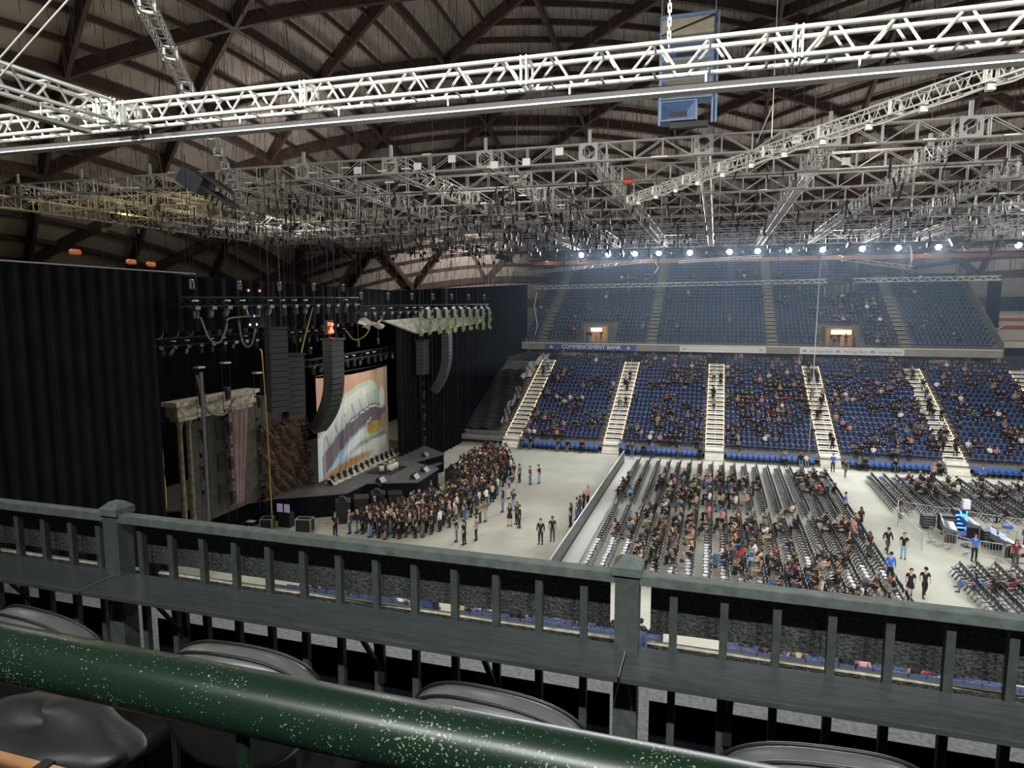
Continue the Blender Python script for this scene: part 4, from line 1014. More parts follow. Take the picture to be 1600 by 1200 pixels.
for f in FOLK:
    d, ps, x, y, z, rz, sp, where, grp = f
    if n_ind < 298 and where != 'far' and in_front((x, y, z), 1.0):
        base = f"person standing {where}, {desc(sp)}" if 'beside' in where else f"person {where}, {desc(sp)}"
        if grp.startswith('crowd'): base = f"person standing in crowd, {desc(sp)}, {sp['leg']} {'shorts' if sp['ll'] == 'short' else 'trousers'}"
        elif ' chair, ' in where: base = f"person {where}, {desc(sp).split(', ')[0]}, {'black cap' if sp['cap'] else sp['hair'] + ' hair'}"
        picked.append((base, ps, x, y, z, rz, sp, grp)); n_ind += 1
    else: crowd_put(ps, x, y, z, rz, sp)
tot, cnt = {}, {}
for p in picked: tot[p[0]] = tot.get(p[0], 0) + 1
for base, ps, x, y, z, rz, sp, grp in picked:
    k = cnt.get(base, 0); cnt[base] = k + 1
    person(ps, x, y, z, rz, sp, base + ('' if tot[base] == 1 else ', nearest' if k == 0 else f', {nth(k)} nearest'), grp)
tag(crowd.build('crowd', CROWDM), 'spectators scattered over the far stands and back of the floor', 'crowd', kind='stuff')
print('people', n_ind, 'chairs', chair_n, 'seats', SEAT_N, 'folk', len(FOLK), 'allchairs', len(CHAIRS), 'crowd pts', len(pts))

# ================================================================== SIGNS, LAMPS, BARS
def sign_text(body, size, x, y, z, m, parent, sx=1.0, shear=0.0, offset=0.0):
    me = text_mesh(body, size, m, 'lettering', shear, offset, .004); o = ob('lettering', me, parent, (x, y, z)); o.rotation_euler = (R(90), 0, 0); o.scale = (sx, 1, 1); return o
def boat(x, z, parent, y):
    mb = MB()
    mb.add([(x - .22, y, z - .14), (x + .30, y, z - .14), (x + .22, y, z - .22), (x - .12, y, z - .22)], [(0, 3, 2, 1)]); mb.add([(x - .2, y, z - .1), (x + .02, y, z - .1), (x + .02, y, z + .26)], [(0, 1, 2)]); mb.add([(x + .06, y, z - .1), (x + .26, y, z - .1), (x + .06, y, z + .18)], [(0, 1, 2)])
    mb.build('sailboat_mark', txt_w, parent)
t = thing('bank_banner', 'blue bank banner with white capitals and sailboats on the upper stand edge', 'banner')
MB().box((-22.8, 90.93, 9.98), (-10.1, 90.99, 10.76)).build('banner_cloth', blue_b, t)
sign_text('COMMENCEMENT BANK', .74, -16.25, 90.92, 10.36, txt_w, t, 1.0, 0, .012); boat(-21.9, 10.36, t, 90.915); boat(-11.2, 10.36, t, 90.915)
t = thing('ribbon_banner', 'long white banner with faint small print on the upper stand edge', 'banner')
MB().box((-4.4, 90.93, 9.98), (6.3, 90.99, 10.74)).build('banner_cloth', white_b, t)
mb = MB()
for k in range(34):
    x = -2.6 + k * .21; mb.box((x, 90.92, 10.33), (x + .12, 90.928, 10.40))
for x in (-4.0, 5.5):
    for q in range(3): mb.box((x + q * .14, 90.92, 10.28), (x + q * .14 + .10, 90.928, 10.46), 1)
mb.build('faint_print', [txt_f, txt_d], t)
t = thing('bank_banner', 'white banner repeating a slate bank name three times on the slab edge', 'banner')
MB().box((10.3, 90.93, 9.98), (22.0, 90.99, 10.78)).build('banner_cloth', white_b, t)
for k in range(3):
    x = 12.6 + k * 3.85; sign_text('Heritage Bank', .50, x + .2, 90.92, 10.36, txt_d, t, .92)
    mb = MB(); mb.add([(x - 1.75 + .22 * math.cos(R(a)) * 1.3, 90.922, 10.36 + .16 * math.sin(R(a))) for a in range(0, 181, 30)], [tuple(range(7))]); mb.box((x - 2.02, 90.92, 10.24), (x - 1.48, 90.926, 10.31)); mb.build('arch_mark', txt_d, t)

# lit tunnels into the upper stand
for q, (a, b) in enumerate(VOM):
    z0, z1 = 10.8, 12.9
    mb = MB(); mb.box((a - .12, 92.0, z0), (a, 94.8, z1 + .3)); mb.box((b, 92.0, z0), (b + .12, 94.8, z1 + .3)); mb.box((a - .12, 92.2, z1 + .3), (b + .12, 94.8, z1 + .45)); struct(mb.build('wall_tunnel', conc_dark))
    struct(MB().box((a, 94.6, z0), (b, 94.75, z1 + .3)).build('wall_tunnel_back', vomwall))
    struct(MB().box((a, 91.1, z0 - .05), (b, 94.7, z0 + .02)).build('floor_tunnel', conc_dark))
    t = thing('tunnel_sign', ('white' if q == 0 else 'yellow') + ' lit sign box above the ' + ('left' if q == 0 else 'right') + ' tunnel of the upper stand', 'sign')
    m_ = (a + b) / 2; w_ = .75 if q == 0 else 1.15
    MB().box((m_ - w_ - .04, 92.3, 12.42), (m_ + w_ + .04, 92.5, 13.02)).build('sign_box', blackm, t)
    MB().box((m_ - w_, 92.28, 12.46), (m_ + w_, 92.31, 12.98)).build('lit_face', signw if q == 0 else signy, t)
# far house floods, catwalk, wooden ring fascia
t = thing('catwalk', 'dark catwalk pipe rail carrying the row of house floods', 'catwalk')
for z in (23.9, 23.2): MB().tube((-27, 97, z), (38, 97, z), .06, 6).build('pipe_rail', blackm, t)
MB().box((-27, 97.1, 22.6), (38, 98.3, 22.72)).build('walkway', blackm, t)
for i, x in enumerate(FAR_X):
    t = thing('house_flood', f'bright white house flood light, {nth(i)} from the left in the far row', 'lamp', 'far house floods', (x, 96.8, 23.35))
    M = Matrix.Rotation(R(-62), 3, 'X')
    mb = MB(); mb.lathe([(.12, .55), (.16, .35), (.37, 0), (.41, -.08)], (0, 0, 0), 12, M=M); mb.build('housing', blackm, t, True)
    mb = MB(); mb.lathe([(.02, -.085), (.36, -.085), (.36, -.10), (.02, -.12)], (0, 0, 0), 14, M=M); mb.build('lens', lampw, t)
    MB().path([(-.36, 0, 0), (-.36, .1, .45), (.36, .1, .45), (.36, 0, 0)], .02, 5).build('yoke', blackm, t)
for i in range(26):
    x = -25 + i * 2.35
    if any(abs(x - f) < .7 for f in FAR_X): continue
    t = thing('unlit_flood', f'small unlit flood with pale lens on the far catwalk, {nth(i)} along from the left', 'lamp', 'unlit floods on the catwalk', (x, 96.8, 23.3))
    MB().lathe([(.1, .3), (.2, 0), (.2, -.06)], (0, 0, 0), 8, M=Matrix.Rotation(R(-70), 3, 'X')).build('housing', blackm, t); MB().lathe([(.15, -.065), (.15, -.075)], (0, 0, 0), 8, M=Matrix.Rotation(R(-70), 3, 'X')).build('lens', white_p, t)
for k in range(13):
    a, b = -27 + k * 5.0, -27 + (k + 1) * 5.0
    struct(MB().box((a + .05, 99.4, 22.15), (b - .05, 99.75, 22.75)).build('trim_ring_fascia', fascia))
for k in (0, 1, 3, 8, 10):
    x = -24.5 + k * 5; light('fascia_worklight', 'POINT', (x, 98.6, 22.5), 16, (1.0, .72, .35), None, .2)
def bar(name, P, Q, h, label, m=steel, sec=3.0):
    t = thing(name, label, 'truss'); P, Q, d, side, up = truss_axes(P, Q); L = (Q - P).length
    for i, j in ((-1, -1), (1, -1), (1, 1), (-1, 1)): MB().tube(P + side * i * h / 2 + up * j * h / 2, Q + side * i * h / 2 + up * j * h / 2, .045, 5).build('chord', m, t)
    for i in (-1, 1):
        lc = MB(); n = int(L / .55)
        for k in range(n): lc.tube(P + d * (L * k / n) + side * i * h / 2 - up * h / 2 * (1 if k % 2 else -1), P + d * (L * (k + 1) / n) + side * i * h / 2 + up * h / 2 * (1 if k % 2 else -1), .026, 4, cap=False)
        lc.build('lacing', m, t)
    return t
bar('hanging_truss', (-23.6, 88, 18.45), (12.6, 88, 18.95), .42, 'long thin pale truss hung before the upper stand, left piece')
bar('hanging_truss', (15.4, 88, 18.98), (30.3, 88, 19.1), .45, 'thin pale truss hung before the upper stand, right piece')
bar('hanging_truss', (-28.8, 95, 20.6), (-9.4, 95, 22.15), .36, 'thin pale truss rising under the left house floods')
bar('hanging_truss', (-5.1, 95, 21.95), (5.6, 95, 22.5), .3, 'short thin truss under the middle house floods')
bar('hanging_truss', (12.8, 80, 21.06), (19.6, 80, 19.95), .36, 'short white truss tilted down to the right under the floods')
tag(MB().path([(19.2, 80, 22.3), (19.35, 80, 21.6), (19.45, 80, 20.8), (19.35, 80, 20.1)], .09, 8).build('air_hose', white_p), 'white hose hanging at the right end of the tilted truss', 'hose')
tag(MB().path([(-8.1, 94, 21.9), (-7.7, 94, 21.2), (-8.2, 94, 20.4)], .07, 6).build('air_hose', white_p), 'short curved white hose hanging under the left floods', 'hose')
tag(MB().path([(8.2, 59.8, 24), (8.0, 60, 18), (7.95, 60, 12), (7.9, 60, 4.5), (7.92, 60, 2)], .035, 5).build('drop_cable', galv), 'long thin pale cable dropping from the roof to the right floor block', 'cable')
tag(MB().path([(-24.6, 93.2, 18), (-24.9, 93, 16), (-24.4, 92.8, 13.2), (-24.8, 92.6, 11.4)], .05, 6).build('drop_cable', white_p), 'pale cable snaking down the left stairs of the upper stand', 'cable')
t = thing('speaker_hang', 'row of dark speaker boxes hung on a frame before the upper stand', 'loudspeaker')
for k in range(6): MB().box((12.3 + k * .62, 86.9, 17.3 + k * .07), (12.3 + k * .62 + .5, 87.7, 18.2 + k * .09)).build('speaker_box', mat('slate_cabinet', (.04, .05, .065), .6), t)
MB().beam((11.9, 87.4, 18.35), (16.2, 87.4, 18.95), .2, .16).build('hanging_frame', blackm, t)
MB().beam((12.2, 87.4, 17.2), (15.9, 87.4, 17.6), .1, .06).build('lower_frame', blackm, t)
for x in (12.4, 15.6): MB().tube((x, 87.4, 18.6), (x, 87.4, 21.0), .03, 5).build('support_cable', blackm, t)

# ================================================================== STAGE
def curtain(name, label, p, q, z0, zt, waves, amp, m=drape, zb=None):
    p, q = Vector((*p, 0)), Vector((*q, 0)); d = q - p; n = d.normalized(); s = Vector((-n.y, n.x, 0))
    def fn(u, v):
        a = p + d * u + s * amp * (math.sin(u * waves * 6.283) + .4 * math.sin(u * waves * 17.1 + 1))
        lo = zb(u) if zb else z0; hi = zt[0] + (zt[1] - zt[0]) * u
        return (a.x, a.y, lo + (hi - lo) * v)
    return tag(MB().grid(fn, waves * 8, 3).build(name, m, smooth=True), label, 'drape')
curtain('stage_curtain', 'tall black masking curtain filling the left edge of the view', (-28, 4), (-28, 28), 0.02, (17.9, 17.75), 34, .05)
def zb(u):
    y = 56 + 44 * u
    return .02 if y < 71.9 else LOW_Z0 + (y - 72.6) / RUN * LRISE + .1 if y < 90.4 else 8.9
curtain('stage_curtain', 'long black masking curtain between the stage and the far stand', (-28.2, 56), (-28.0, 100), 0, (17.4, 19.25), 44, .16, zb=zb)
curtain('back_drape', 'black back drape hanging behind the stage set', (-43, 12), (-43, 102), 0.02, (17.8, 17.8), 60, .2)
curtain('stage_valance', 'black valance hanging high above the stage opening', (-28.4, 28), (-28.3, 56), 14.6, (17.7, 17.4), 24, .12)
curtain('wing_drape', 'black wing drape turned edge on beside the stage opening', (-42, 28.3), (-29.4, 28.2), 0.02, (17.6, 17.7), 14, .15)
tag(MB().tube((-27.9, 4, 17.95), (-27.95, 31, 17.78), .035, 6).build('curtain_pipe', galv), 'thin pale pipe along the top of the left black curtain', 'pipe')
for i, (y, z) in enumerate(((23.4, 18.2), (26.4, 17.95), (27.6, 17.9))):
    tag(MB().lathe([(.05, -.28), (.13, -.2), (.13, .2), (.05, .28)], (-27.6, y, z + .2), 8, M=Matrix.Rotation(R(90), 3, 'X')).build('orange_clamp', orange), f'orange clamp on top of the left black curtain, {nth(i)} from the camera', 'clamp', 'orange curtain clamps')
deck = [(-41, 33), (-33, 38.2), (-31.15, 41.0), (-26.6, 43.9), (-26.5, 47.0), (-22.75, 48.5), (-22.9, 53.2), (-26.0, 54.6), (-24.7, 58.8), (-28.6, 62), (-41, 66)]
t = thing('stage', 'low black stage with angled thrust and black skirt', 'stage')
MB().prism(deck, 1.68, 1.8).build('deck', deck_m, t)
sk = [(x - .08 * (1 if x > -40 else 0), y) for x, y in deck]
MB().prism(sk, 0, 1.68).build('skirt', drape, t)
mb = MB()
for a, b in zip(deck[1:-1], deck[2:]): mb.beam((*a, 1.74), (*b, 1.74), .05, .1)
mb.build('edge_trim', mat('deck_edge', (.12, .12, .12), .5), t)
MB().box((-26.2, 55.0, 1.0), (-24.6, 58.0, 1.06)).build('front_well_step', deck_m, t)
# printed backdrop: the print itself lives in a colour attribute of the cloth
YB0, YB1, ZB0, ZB1 = 45.2, 57.2, 2.0, 10.35
def print_col(u, v):
    def mixc(a, b, t): t = max(0, min(1, t)); return [a[i] + (b[i] - a[i]) * t for i in range(3)]
    sm = lambda e, w_: max(0, min(1, .5 - e / w_))
    salmon, mint, white_, mauve, yel, sky, peach, sage = (.55, .30, .22), (.50, .62, .50), (.84, .86, .80), (.175, .150, .175), (.52, .42, .07), (.40, .60, .74), (.66, .46, .32), (.26, .34, .28)
    n = .5 + .5 * math.sin(u * 37 + math.sin(v * 21) * 2)
    line = lambda pts: next((y0 + (y1 - y0) * (u - x0) / (x1 - x0) for (x0, y0), (x1, y1) in zip(pts, pts[1:]) if x0 <= u <= x1), pts[-1][1])
    topl = line([(0, .41), (.36, .80), (.55, .88), (.72, .90), (.80, .85), (.90, .70), (1, .60)])
    s = v - line([(0, .14), (.20, .32), (.45, .485), (.72, .575), (.78, .575), (.90, .53), (1, .48)])
    top = v - topl
    c = mixc(salmon, peach, u * 1.5 - .5 + .12 * n); c = mixc(c, (.33, .17, .12), sm(abs(u - .80) - .05, .10) * max(0, v - .80) * 4)
    ins = sm(top, .015) * (u < .94)
    c = mixc(c, mixc(white_, mint, max(0, min(1, .35 + (u - .70) * 5)) if u > .6 else .25 + .3 * n * (u < .25)), ins)
    c = mixc(c, (.52, .52, .28), sm(abs(top + .004) - .008, .008) * (u < .9) * (u > .2)); c = mixc(c, mint, sm(abs(top + .035) - .02, .02) * (u < .7) * .8)
    if ins > .5 and 0 < s < .19 and u < .80:                            # worn dark strokes of the print
        k = int((u * 1.0 + s * .25) * 62)
        c = mixc(c, (.16, .27, .28), .55 * max(0, 1 - s / .20))
        if k % 3 == 0: c = mixc(c, (.62, .70, .66), .75)
        if k % 7 == 2: c = mixc(c, (.05, .10, .11), .5)
    c = mixc(c, mauve, sm(abs(s + .075) - .115, .03) * (u < .955))
    low = sm(s + .195, .03) * (u < .96)
    c = mixc(c, mixc(mint, white_, .5 + .5 * math.sin(v * 22 - u * 9)), low)
    c = mixc(c, sage, low * sm(abs(v - .16 - .10 * u) - .02, .04) * .8)
    dgl = lambda uc, vc, a_, b_, k_: math.hypot((u - uc) / a_, (v - vc - (u - uc) * k_) / b_) - 1
    c = mixc(c, sky, sm(dgl(.40, .22, .24, .08, .62), .4)); c = mixc(c, white_, sm(dgl(.48, .265, .16, .055, .62), .5))
    c = mixc(c, yel, sm(dgl(.77, .345, .12, .07, .1), .4)); c = mixc(c, (.50, .22, .06), sm(dgl(.72, .36, .05, .04, .2), .7) * .8)
    c = mixc(c, (.52, .34, .20), sm(dgl(.93, .38, .05, .10, 0), .4)); c = mixc(c, sage, sm(dgl(.88, .235, .11, .025, 0), .5))
    c = mixc(c, white_, sm(dgl(.72, .16, .28, .05, .12), .5)); c = mixc(c, (.46, .24, .10), sm(dgl(.36, .05, .3, .05, .12), .6)); c = mixc(c, yel, sm(dgl(.62, .055, .14, .03, .2), .6) * .6)
    c = mixc(c, (.70, .69, .60), sm(.955 - u, .02)); c = mixc(c, white_, sm(dgl(.905, .66, .035, .12, 0), .4))
    c = mixc(c, (.62, .72, .74), sm(u - .05, .02) * (v < .42)); c = mixc(c, (.5, .38, .2), sm(abs(u - .085) - .008, .01) * (v < .42))
    if abs(s - .012) < .008 and .42 < u < .90 and (u > .66 or int(u * 44) % 3): c = list(white_)
    if abs(v - .415 - (u - .64) * .45) < .009 and .63 < u < .735: c = list(white_)
    return c
NU, NV = 150, 110
def sheet(u, v):
    sag = .5 * math.sin(min(1, u * 1.02) * math.pi) ** .8 * max(0, v - .55) * .9 if u < .98 else 0
    fold = .06 * math.sin(u * 40 + v * 2) * (1 - v * .4) + .11 * math.sin(u * 105 + 9 * v) * math.exp(-((u - .66) / .12) ** 2) * (1.1 - v) + .10 * math.sin(u * 90 - 6 * v) * math.exp(-((u - .33) / .12) ** 2) * (1.1 - v)
    return (-29.85 + fold, YB0 + (YB1 - YB0) * u, ZB0 + (ZB1 - ZB0) * v - sag)
bd = MB().grid(sheet, NU, NV); bm_ = bpy.data.materials.new('printed_backdrop'); bm_.use_nodes = True; nt = bm_.node_tree
at_ = nt.nodes.new('ShaderNodeAttribute'); at_.attribute_name = 'print'; nt.links.new(at_.outputs['Color'], nt.nodes['Principled BSDF'].inputs['Base Color']); nt.nodes['Principled BSDF'].inputs['Roughness'].default_value = .85
bme = bd.mesh('printed_backdrop', bm_, True); ca = bme.color_attributes.new('print', 'FLOAT_COLOR', 'POINT')
ca.data.foreach_set('color', np.array([[*print_col(u / NU, v / NV), 1] for v in range(NV + 1) for u in range(NU + 1)], float).ravel())
t = tag(ob('printed_backdrop', bme), 'large printed cloth backdrop of pale mint, mauve and salmon shapes on the stage', 'backdrop')
MB().tube((-29.85, YB0, 10.5), (-29.85, YB1 + .1, 10.5), .05, 6).build('batten', blackm, t)
# small ledge of painted stones with uplights before the backdrop
tag(MB().grid(lambda u, v: (-29.4 + .8 * v - .25 * math.sin(v * 3.1) + .07 * math.sin(u * 70), 45.4 + 11.8 * u, 1.8 + (.55 * math.sin(v * math.pi) + .12 * math.sin(u * 83 + v * 9)) * (0 if v in (0, 1) else 1)), 80, 5).build('stone_border', stone), 'low border of painted stones along the foot of the printed backdrop', 'border')
for k in range(13):
    y = 45.7 + k * .92
    t = thing('uplight', f'small black moving light before the backdrop, {nth(k)} from the near end', 'lamp', 'lights at the foot of the backdrop', (-28.9, y, 1.8))
    MB().box((-.16, -.16, 0), (.16, .16, .32)).build('base', blackm, t); MB().lathe([(.10, .3), (.17, .45), (.15, .72), (.13, .74)], (0, 0, 0), 8).build('lamp_head', blackm, t)
    MB().lathe([(.02, .745), (.11, .745), (.10, .75)], (0, 0, 0), 8).build('lens', mat('lens_glass', (.12, .2, .28), .1), t)
# drum kit
t = thing('drum_kit', 'white shelled drum kit standing at the middle of the stage', 'drum kit', None, (-26.9, 51.2, 1.8), R(-90))
drumw = mat('drum_shell', (.62, .60, .50), .4); headm = mat('drum_head', (.75, .75, .72), .5)
MB().box((-1.5, -1.2, 0), (1.5, 1.2, .06)).build('drum_rug', blackm, t)
def drum(c, r, h, M=None, nm='drum'):
    o = MB().lathe([(r, -h / 2), (r, h / 2)], c, 14, M=M).build(nm, drumw, t, True); MB().lathe([(r * 1.03, h / 2 - .02), (r * 1.03, h / 2 + .02)], c, 14, M=M).build('hoop', blackm, o); MB().lathe([(r * .97, h / 2), (r * .97, h / 2 + .01)], c, 14, M=M).build('drum_head', headm, o)
drum((-.38, .5, .36), .30, .5, Matrix.Rotation(R(90), 3, 'X'), 'bass_drum'); drum((.38, .5, .36), .30, .5, Matrix.Rotation(R(90), 3, 'X'), 'bass_drum')
drum((-.32, .42, .86), .17, .26, None, 'rack_tom'); drum((.2, .42, .86), .17, .26, None, 'rack_tom'); drum((.95, -.05, .42), .24, .5, None, 'floor_tom'); drum((-.95, -.1, .42), .24, .5, None, 'floor_tom'); drum((0, -.2, .6), .18, .16, None, 'snare_drum')
for c in ((-1.05, .5, 1.25), (1.0, .5, 1.3), (-.6, .75, 1.4), (.55, .8, 1.4)):
    o = MB().tube((c[0], c[1], 0.06), c, .015, 5).build('cymbal_stand', chromem, t); MB().lathe([(.005, .02), (.24, -.01), (.24, -.015)], c, 14).build('cymbal', mat('cymbal_bronze', (.5, .38, .12), .3, .9), o)
MB().lathe([(.17, .42), (.17, .5)], (0, -.75, 0), 10).build('drum_stool', blackm, t); MB().tube((0, -.75, 0), (0, -.75, .45), .03, 6).build('stool_post', blackm, t)
for i, (x, y, lab) in enumerate(((-25.2, 46.6, 'near left'), (-24.0, 52.6, 'front'))):
    t = thing('microphone_stand', f'thin black microphone stand on the {lab} of the stage', 'microphone stand', None, (x, y, 1.8))
    MB().lathe([(.16, 0), (.15, .02), (.02, .03)], (0, 0, 0), 10).build('base', blackm, t); MB().tube((0, 0, .02), (0, 0, 1.45), .014, 6).build('pole', blackm, t); MB().tube((0, 0, 1.45), (.0, .25, 1.55), .022, 6).build('microphone', blackm, t)
for i, (x, y) in enumerate(((-23.4, 49.4), (-23.6, 51.8), (-25.6, 47.6), (-26.0, 57.2))):
    t = thing('floor_monitor', f'black wedge monitor on the stage edge, {nth(i)} from the near side', 'loudspeaker', 'stage wedge monitors', (x, y, 1.8))
    MB().add([(-.3, -.4, 0), (.3, -.4, 0), (.3, .4, 0), (-.3, .4, 0), (-.25, -.4, .36), (.0, -.4, .36), (.0, .4, .36), (-.25, .4, .36)], BOXF).build('cabinet', blackm, t)
    MB().box((.02, -.32, .05), (.03, .32, .3)).build('grille', drape, t)
hd0 = mat('sub_edge', (.05, .05, .052), .5)
subs = [(-26.1, 42.6), (-25.3, 43.9), (-24.6, 45.2), (-23.8, 46.5), (-21.7, 47.6), (-21.7, 53.9), (-22.4, 55.3), (-22.4, 56.8), (-22.4, 58.3), (-22.4, 59.8)]
for i, (x, y) in enumerate(subs):
    h = 1.62 if i < 3 else 1.35 if i != 4 else 1.0
    t = thing('subwoofer', f'black subwoofer stack on the floor before the stage, {nth(i)} from the near end', 'loudspeaker', 'subwoofers before the stage', (x, y, 0), R(31 if i < 4 else 0))
    MB().box((-.55, -.66, 0), (.5, .66, h)).build('cabinet', blackm, t); MB().box((.5, -.6, .05), (.53, .6, h - .05)).build('grille', drape, t)
    for zz in (.5, 1.0): MB().box((.5, -.64, h * zz - .03), (.54, .64, h * zz)).build('edge_bar', hd0, t)
    if i in (0, 2, 6): MB().add([(-.3, -.25, h), (.3, -.25, h), (.3, .25, h), (-.3, .25, h), (-.28, -.25, h + .3), (.05, -.25, h + .3), (.05, .25, h + .3), (-.28, .25, h + .3)], BOXF).build('front_fill', blackm, t)
# crowd barrier at the front of the standing crowd is hidden; hanging line arrays
def line_array(top, n, w_, label, curve, rz=0.0):
    t = thing('line_array', label, 'loudspeaker', 'hanging line arrays', top, R(rz)); y = 0; z = 0; x = 0; a = 0
    MB().box((-.5, -w_ / 2 - .05, .02), (.5, w_ / 2 + .05, .14)).build('rigging_frame', blackm, t)
    for k in range(n):
        a = R(curve) * max(0, k - n * .35) / n
        M = Matrix.Rotation(a, 3, 'Y'); c = Vector((x, 0, z)) + M @ Vector((0, 0, -.18))
        mb = MB(); mb.obox(c, M @ Vector((.36, 0, 0)), (0, w_ / 2, 0), M @ Vector((0, 0, .17))); o = mb.build('speaker_cabinet', mat('array_cabinet', (.016, .017, .018), .6), t)
        mb = MB(); mb.obox(c + M @ Vector((.365, 0, 0)), M @ Vector((.01, 0, 0)), (0, w_ / 2 - .04, 0), M @ Vector((0, 0, .15))); mb.build('grille', mat('array_grille', (.026, .027, .028), .7), o)
        p = M @ Vector((0, 0, -.36)); x += p.x; z += p.z
    for q in (-.35, .35): MB().tube((0, q, .1), (0, q, 24.0 - top[2]), .025, 5).build('hoist_chain', blackm, t)
    return t
line_array((-24.2, 38.85, 13.75), 18, 1.3, 'long curved black line array hanging nearest the printed backdrop', 75, -6)
line_array((-25.4, 34.5, 14.6), 14, 1.15, 'tall straight black line array left of the curved one', 8, -30)
line_array((-25.3, 35.9, 12.9), 11, 1.25, 'short straight black subwoofer array between the two long arrays', 4, -20)
line_array((-25.8, 62.4, 13.9), 19, 1.35, 'long curved black line array hanging on the far side of the stage', 62, 6)
line_array((-27.2, 59.6, 12.6), 9, 1.5, 'short black array behind the far curved array', 4, 0)
# scenery facade at the near side: cornice, pillars, dark wall with openings, hanging light ladders
t = thing('scenery_facade', 'painted scenery house front with pale stone cornice beside the stage', 'scenery')
mb = MB(); mb.box((-31.6, 32.0, 9.3), (-30.7, 39.2, 10.0)); mb.box((-31.6, 31.7, 10.0), (-30.45, 39.3, 10.25)); mb.box((-31.5, 32.2, 9.0), (-30.85, 39.0, 9.3)); mb.build('cornice', stone, t)
for y in (32.5, 33.2): MB().lathe([(.26, 2.0), (.17, 2.4), (.15, 8.6), (.26, 9.0)], (-31.1, y, 0), 12).build('pillar', mat('painted_pillar', (.22, .19, .12), .9, noise=.5, nscale=3), t)
mb = MB(); mb.box((-31.7, 33.6, 2.0), (-31.4, 41.2, 9.0)); mb.build('wall_panel', facade, t)
for y in (35.9, 37.4):
    for z in (2.9, 5.0, 7.2): MB().box((-31.4, y, z), (-31.34, y + .8, z + 1.2)).build('painted_window', mat('window_dark', (.03, .03, .028), .7), t)
tag(MB().grid(lambda u, v: (-30.8 + .12 * math.sin(u * 22), 36.45 + (.9 + 1.0 * v) * u + (1 - v) * .1, 2.6 + 6.4 * v), 24, 8).build('scenery_drape', pinkcloth, smooth=True), 'faded pink drape hanging at the edge of the scenery house front', 'drape')
tag(MB().grid(lambda u, v: (-31.2 + .28 * math.sin(u * 14 + v * 6) * math.sin(v * 11) + .16 * math.sin(u * 41 + v * 33) + .1 * math.sin(u * 77 - v * 59), 40.1 + 6.0 * u, 1.75 + (5.6 + .35 * math.sin(u * 11)) * v), 90, 70).build('scenery_rock', rockred), 'dark reddish painted rubble scenery left of the printed backdrop', 'scenery')
tag(MB().grid(lambda u, v: (-31.9 + .12 * math.sin(u * 30), 38.5 + 6.3 * u, 1.8 + 7.6 * v), 40, 12).build('scenery_wall', mat('painted_brick', (.075, .068, .06), .95, noise=.6, nscale=3, bump=.6)), 'dim painted brick wall scenery under the line arrays', 'scenery')
hd = mat('fixture_dark', (.02, .02, .022), .35)
def light_ladder(x, y, ztop, n, label, gap=1.05):
    t = thing('light_ladder', label, 'lamp', 'hanging light ladders', (x, y, 0))
    for q in (-.36, .36): MB().tube((0, q, 1.9), (0, q, ztop + 1.6), .022, 5).build('ladder_rail', blackm, t)
    for k in range(n):
        z = ztop - k * gap * 1.1
        fr = MB()
        for za in (z, z - .8): fr.box((-.03, -.36, za - .02), (.03, .36, za + .02))
        o = fr.build('frame', blackm, t)
        if k % 2 == 0:
            MB().lathe([(.10, .1), (.19, 0), (.17, -.40), (.13, -.62)], (.05, 0, z - .12), 8).build('moving_head', hd, o); MB().box((-.15, -.2, z - .05), (.2, .2, z + .06)).build('yoke_base', hd, o)
        else: MB().box((-.08, -.26, z - .5), (.1, .26, z - .25)).build('strobe', hd, o)
    MB().box((-.2, -.3, ztop + 1.6), (.2, .3, ztop + 1.7)).build('clamp_plate', galv, t)
for x, y, zt, n, l in ((-30.2, 33.4, 10.6, 6, 'hanging ladder of black lights before the dark house front'), (-30.2, 35.7, 10.7, 7, 'hanging ladder of black lights before the pink drape'), (-29.9, 38.4, 9.8, 6, 'hanging ladder of black lights left of the rubble scenery'),
                       (-28.4, 58.6, 12.2, 9, 'hanging ladder of black lights just past the printed backdrop'), (-27.6, 60.4, 12.2, 9, 'hanging ladder of black lights furthest past the backdrop')):
    light_ladder(x, y, zt, n, l)
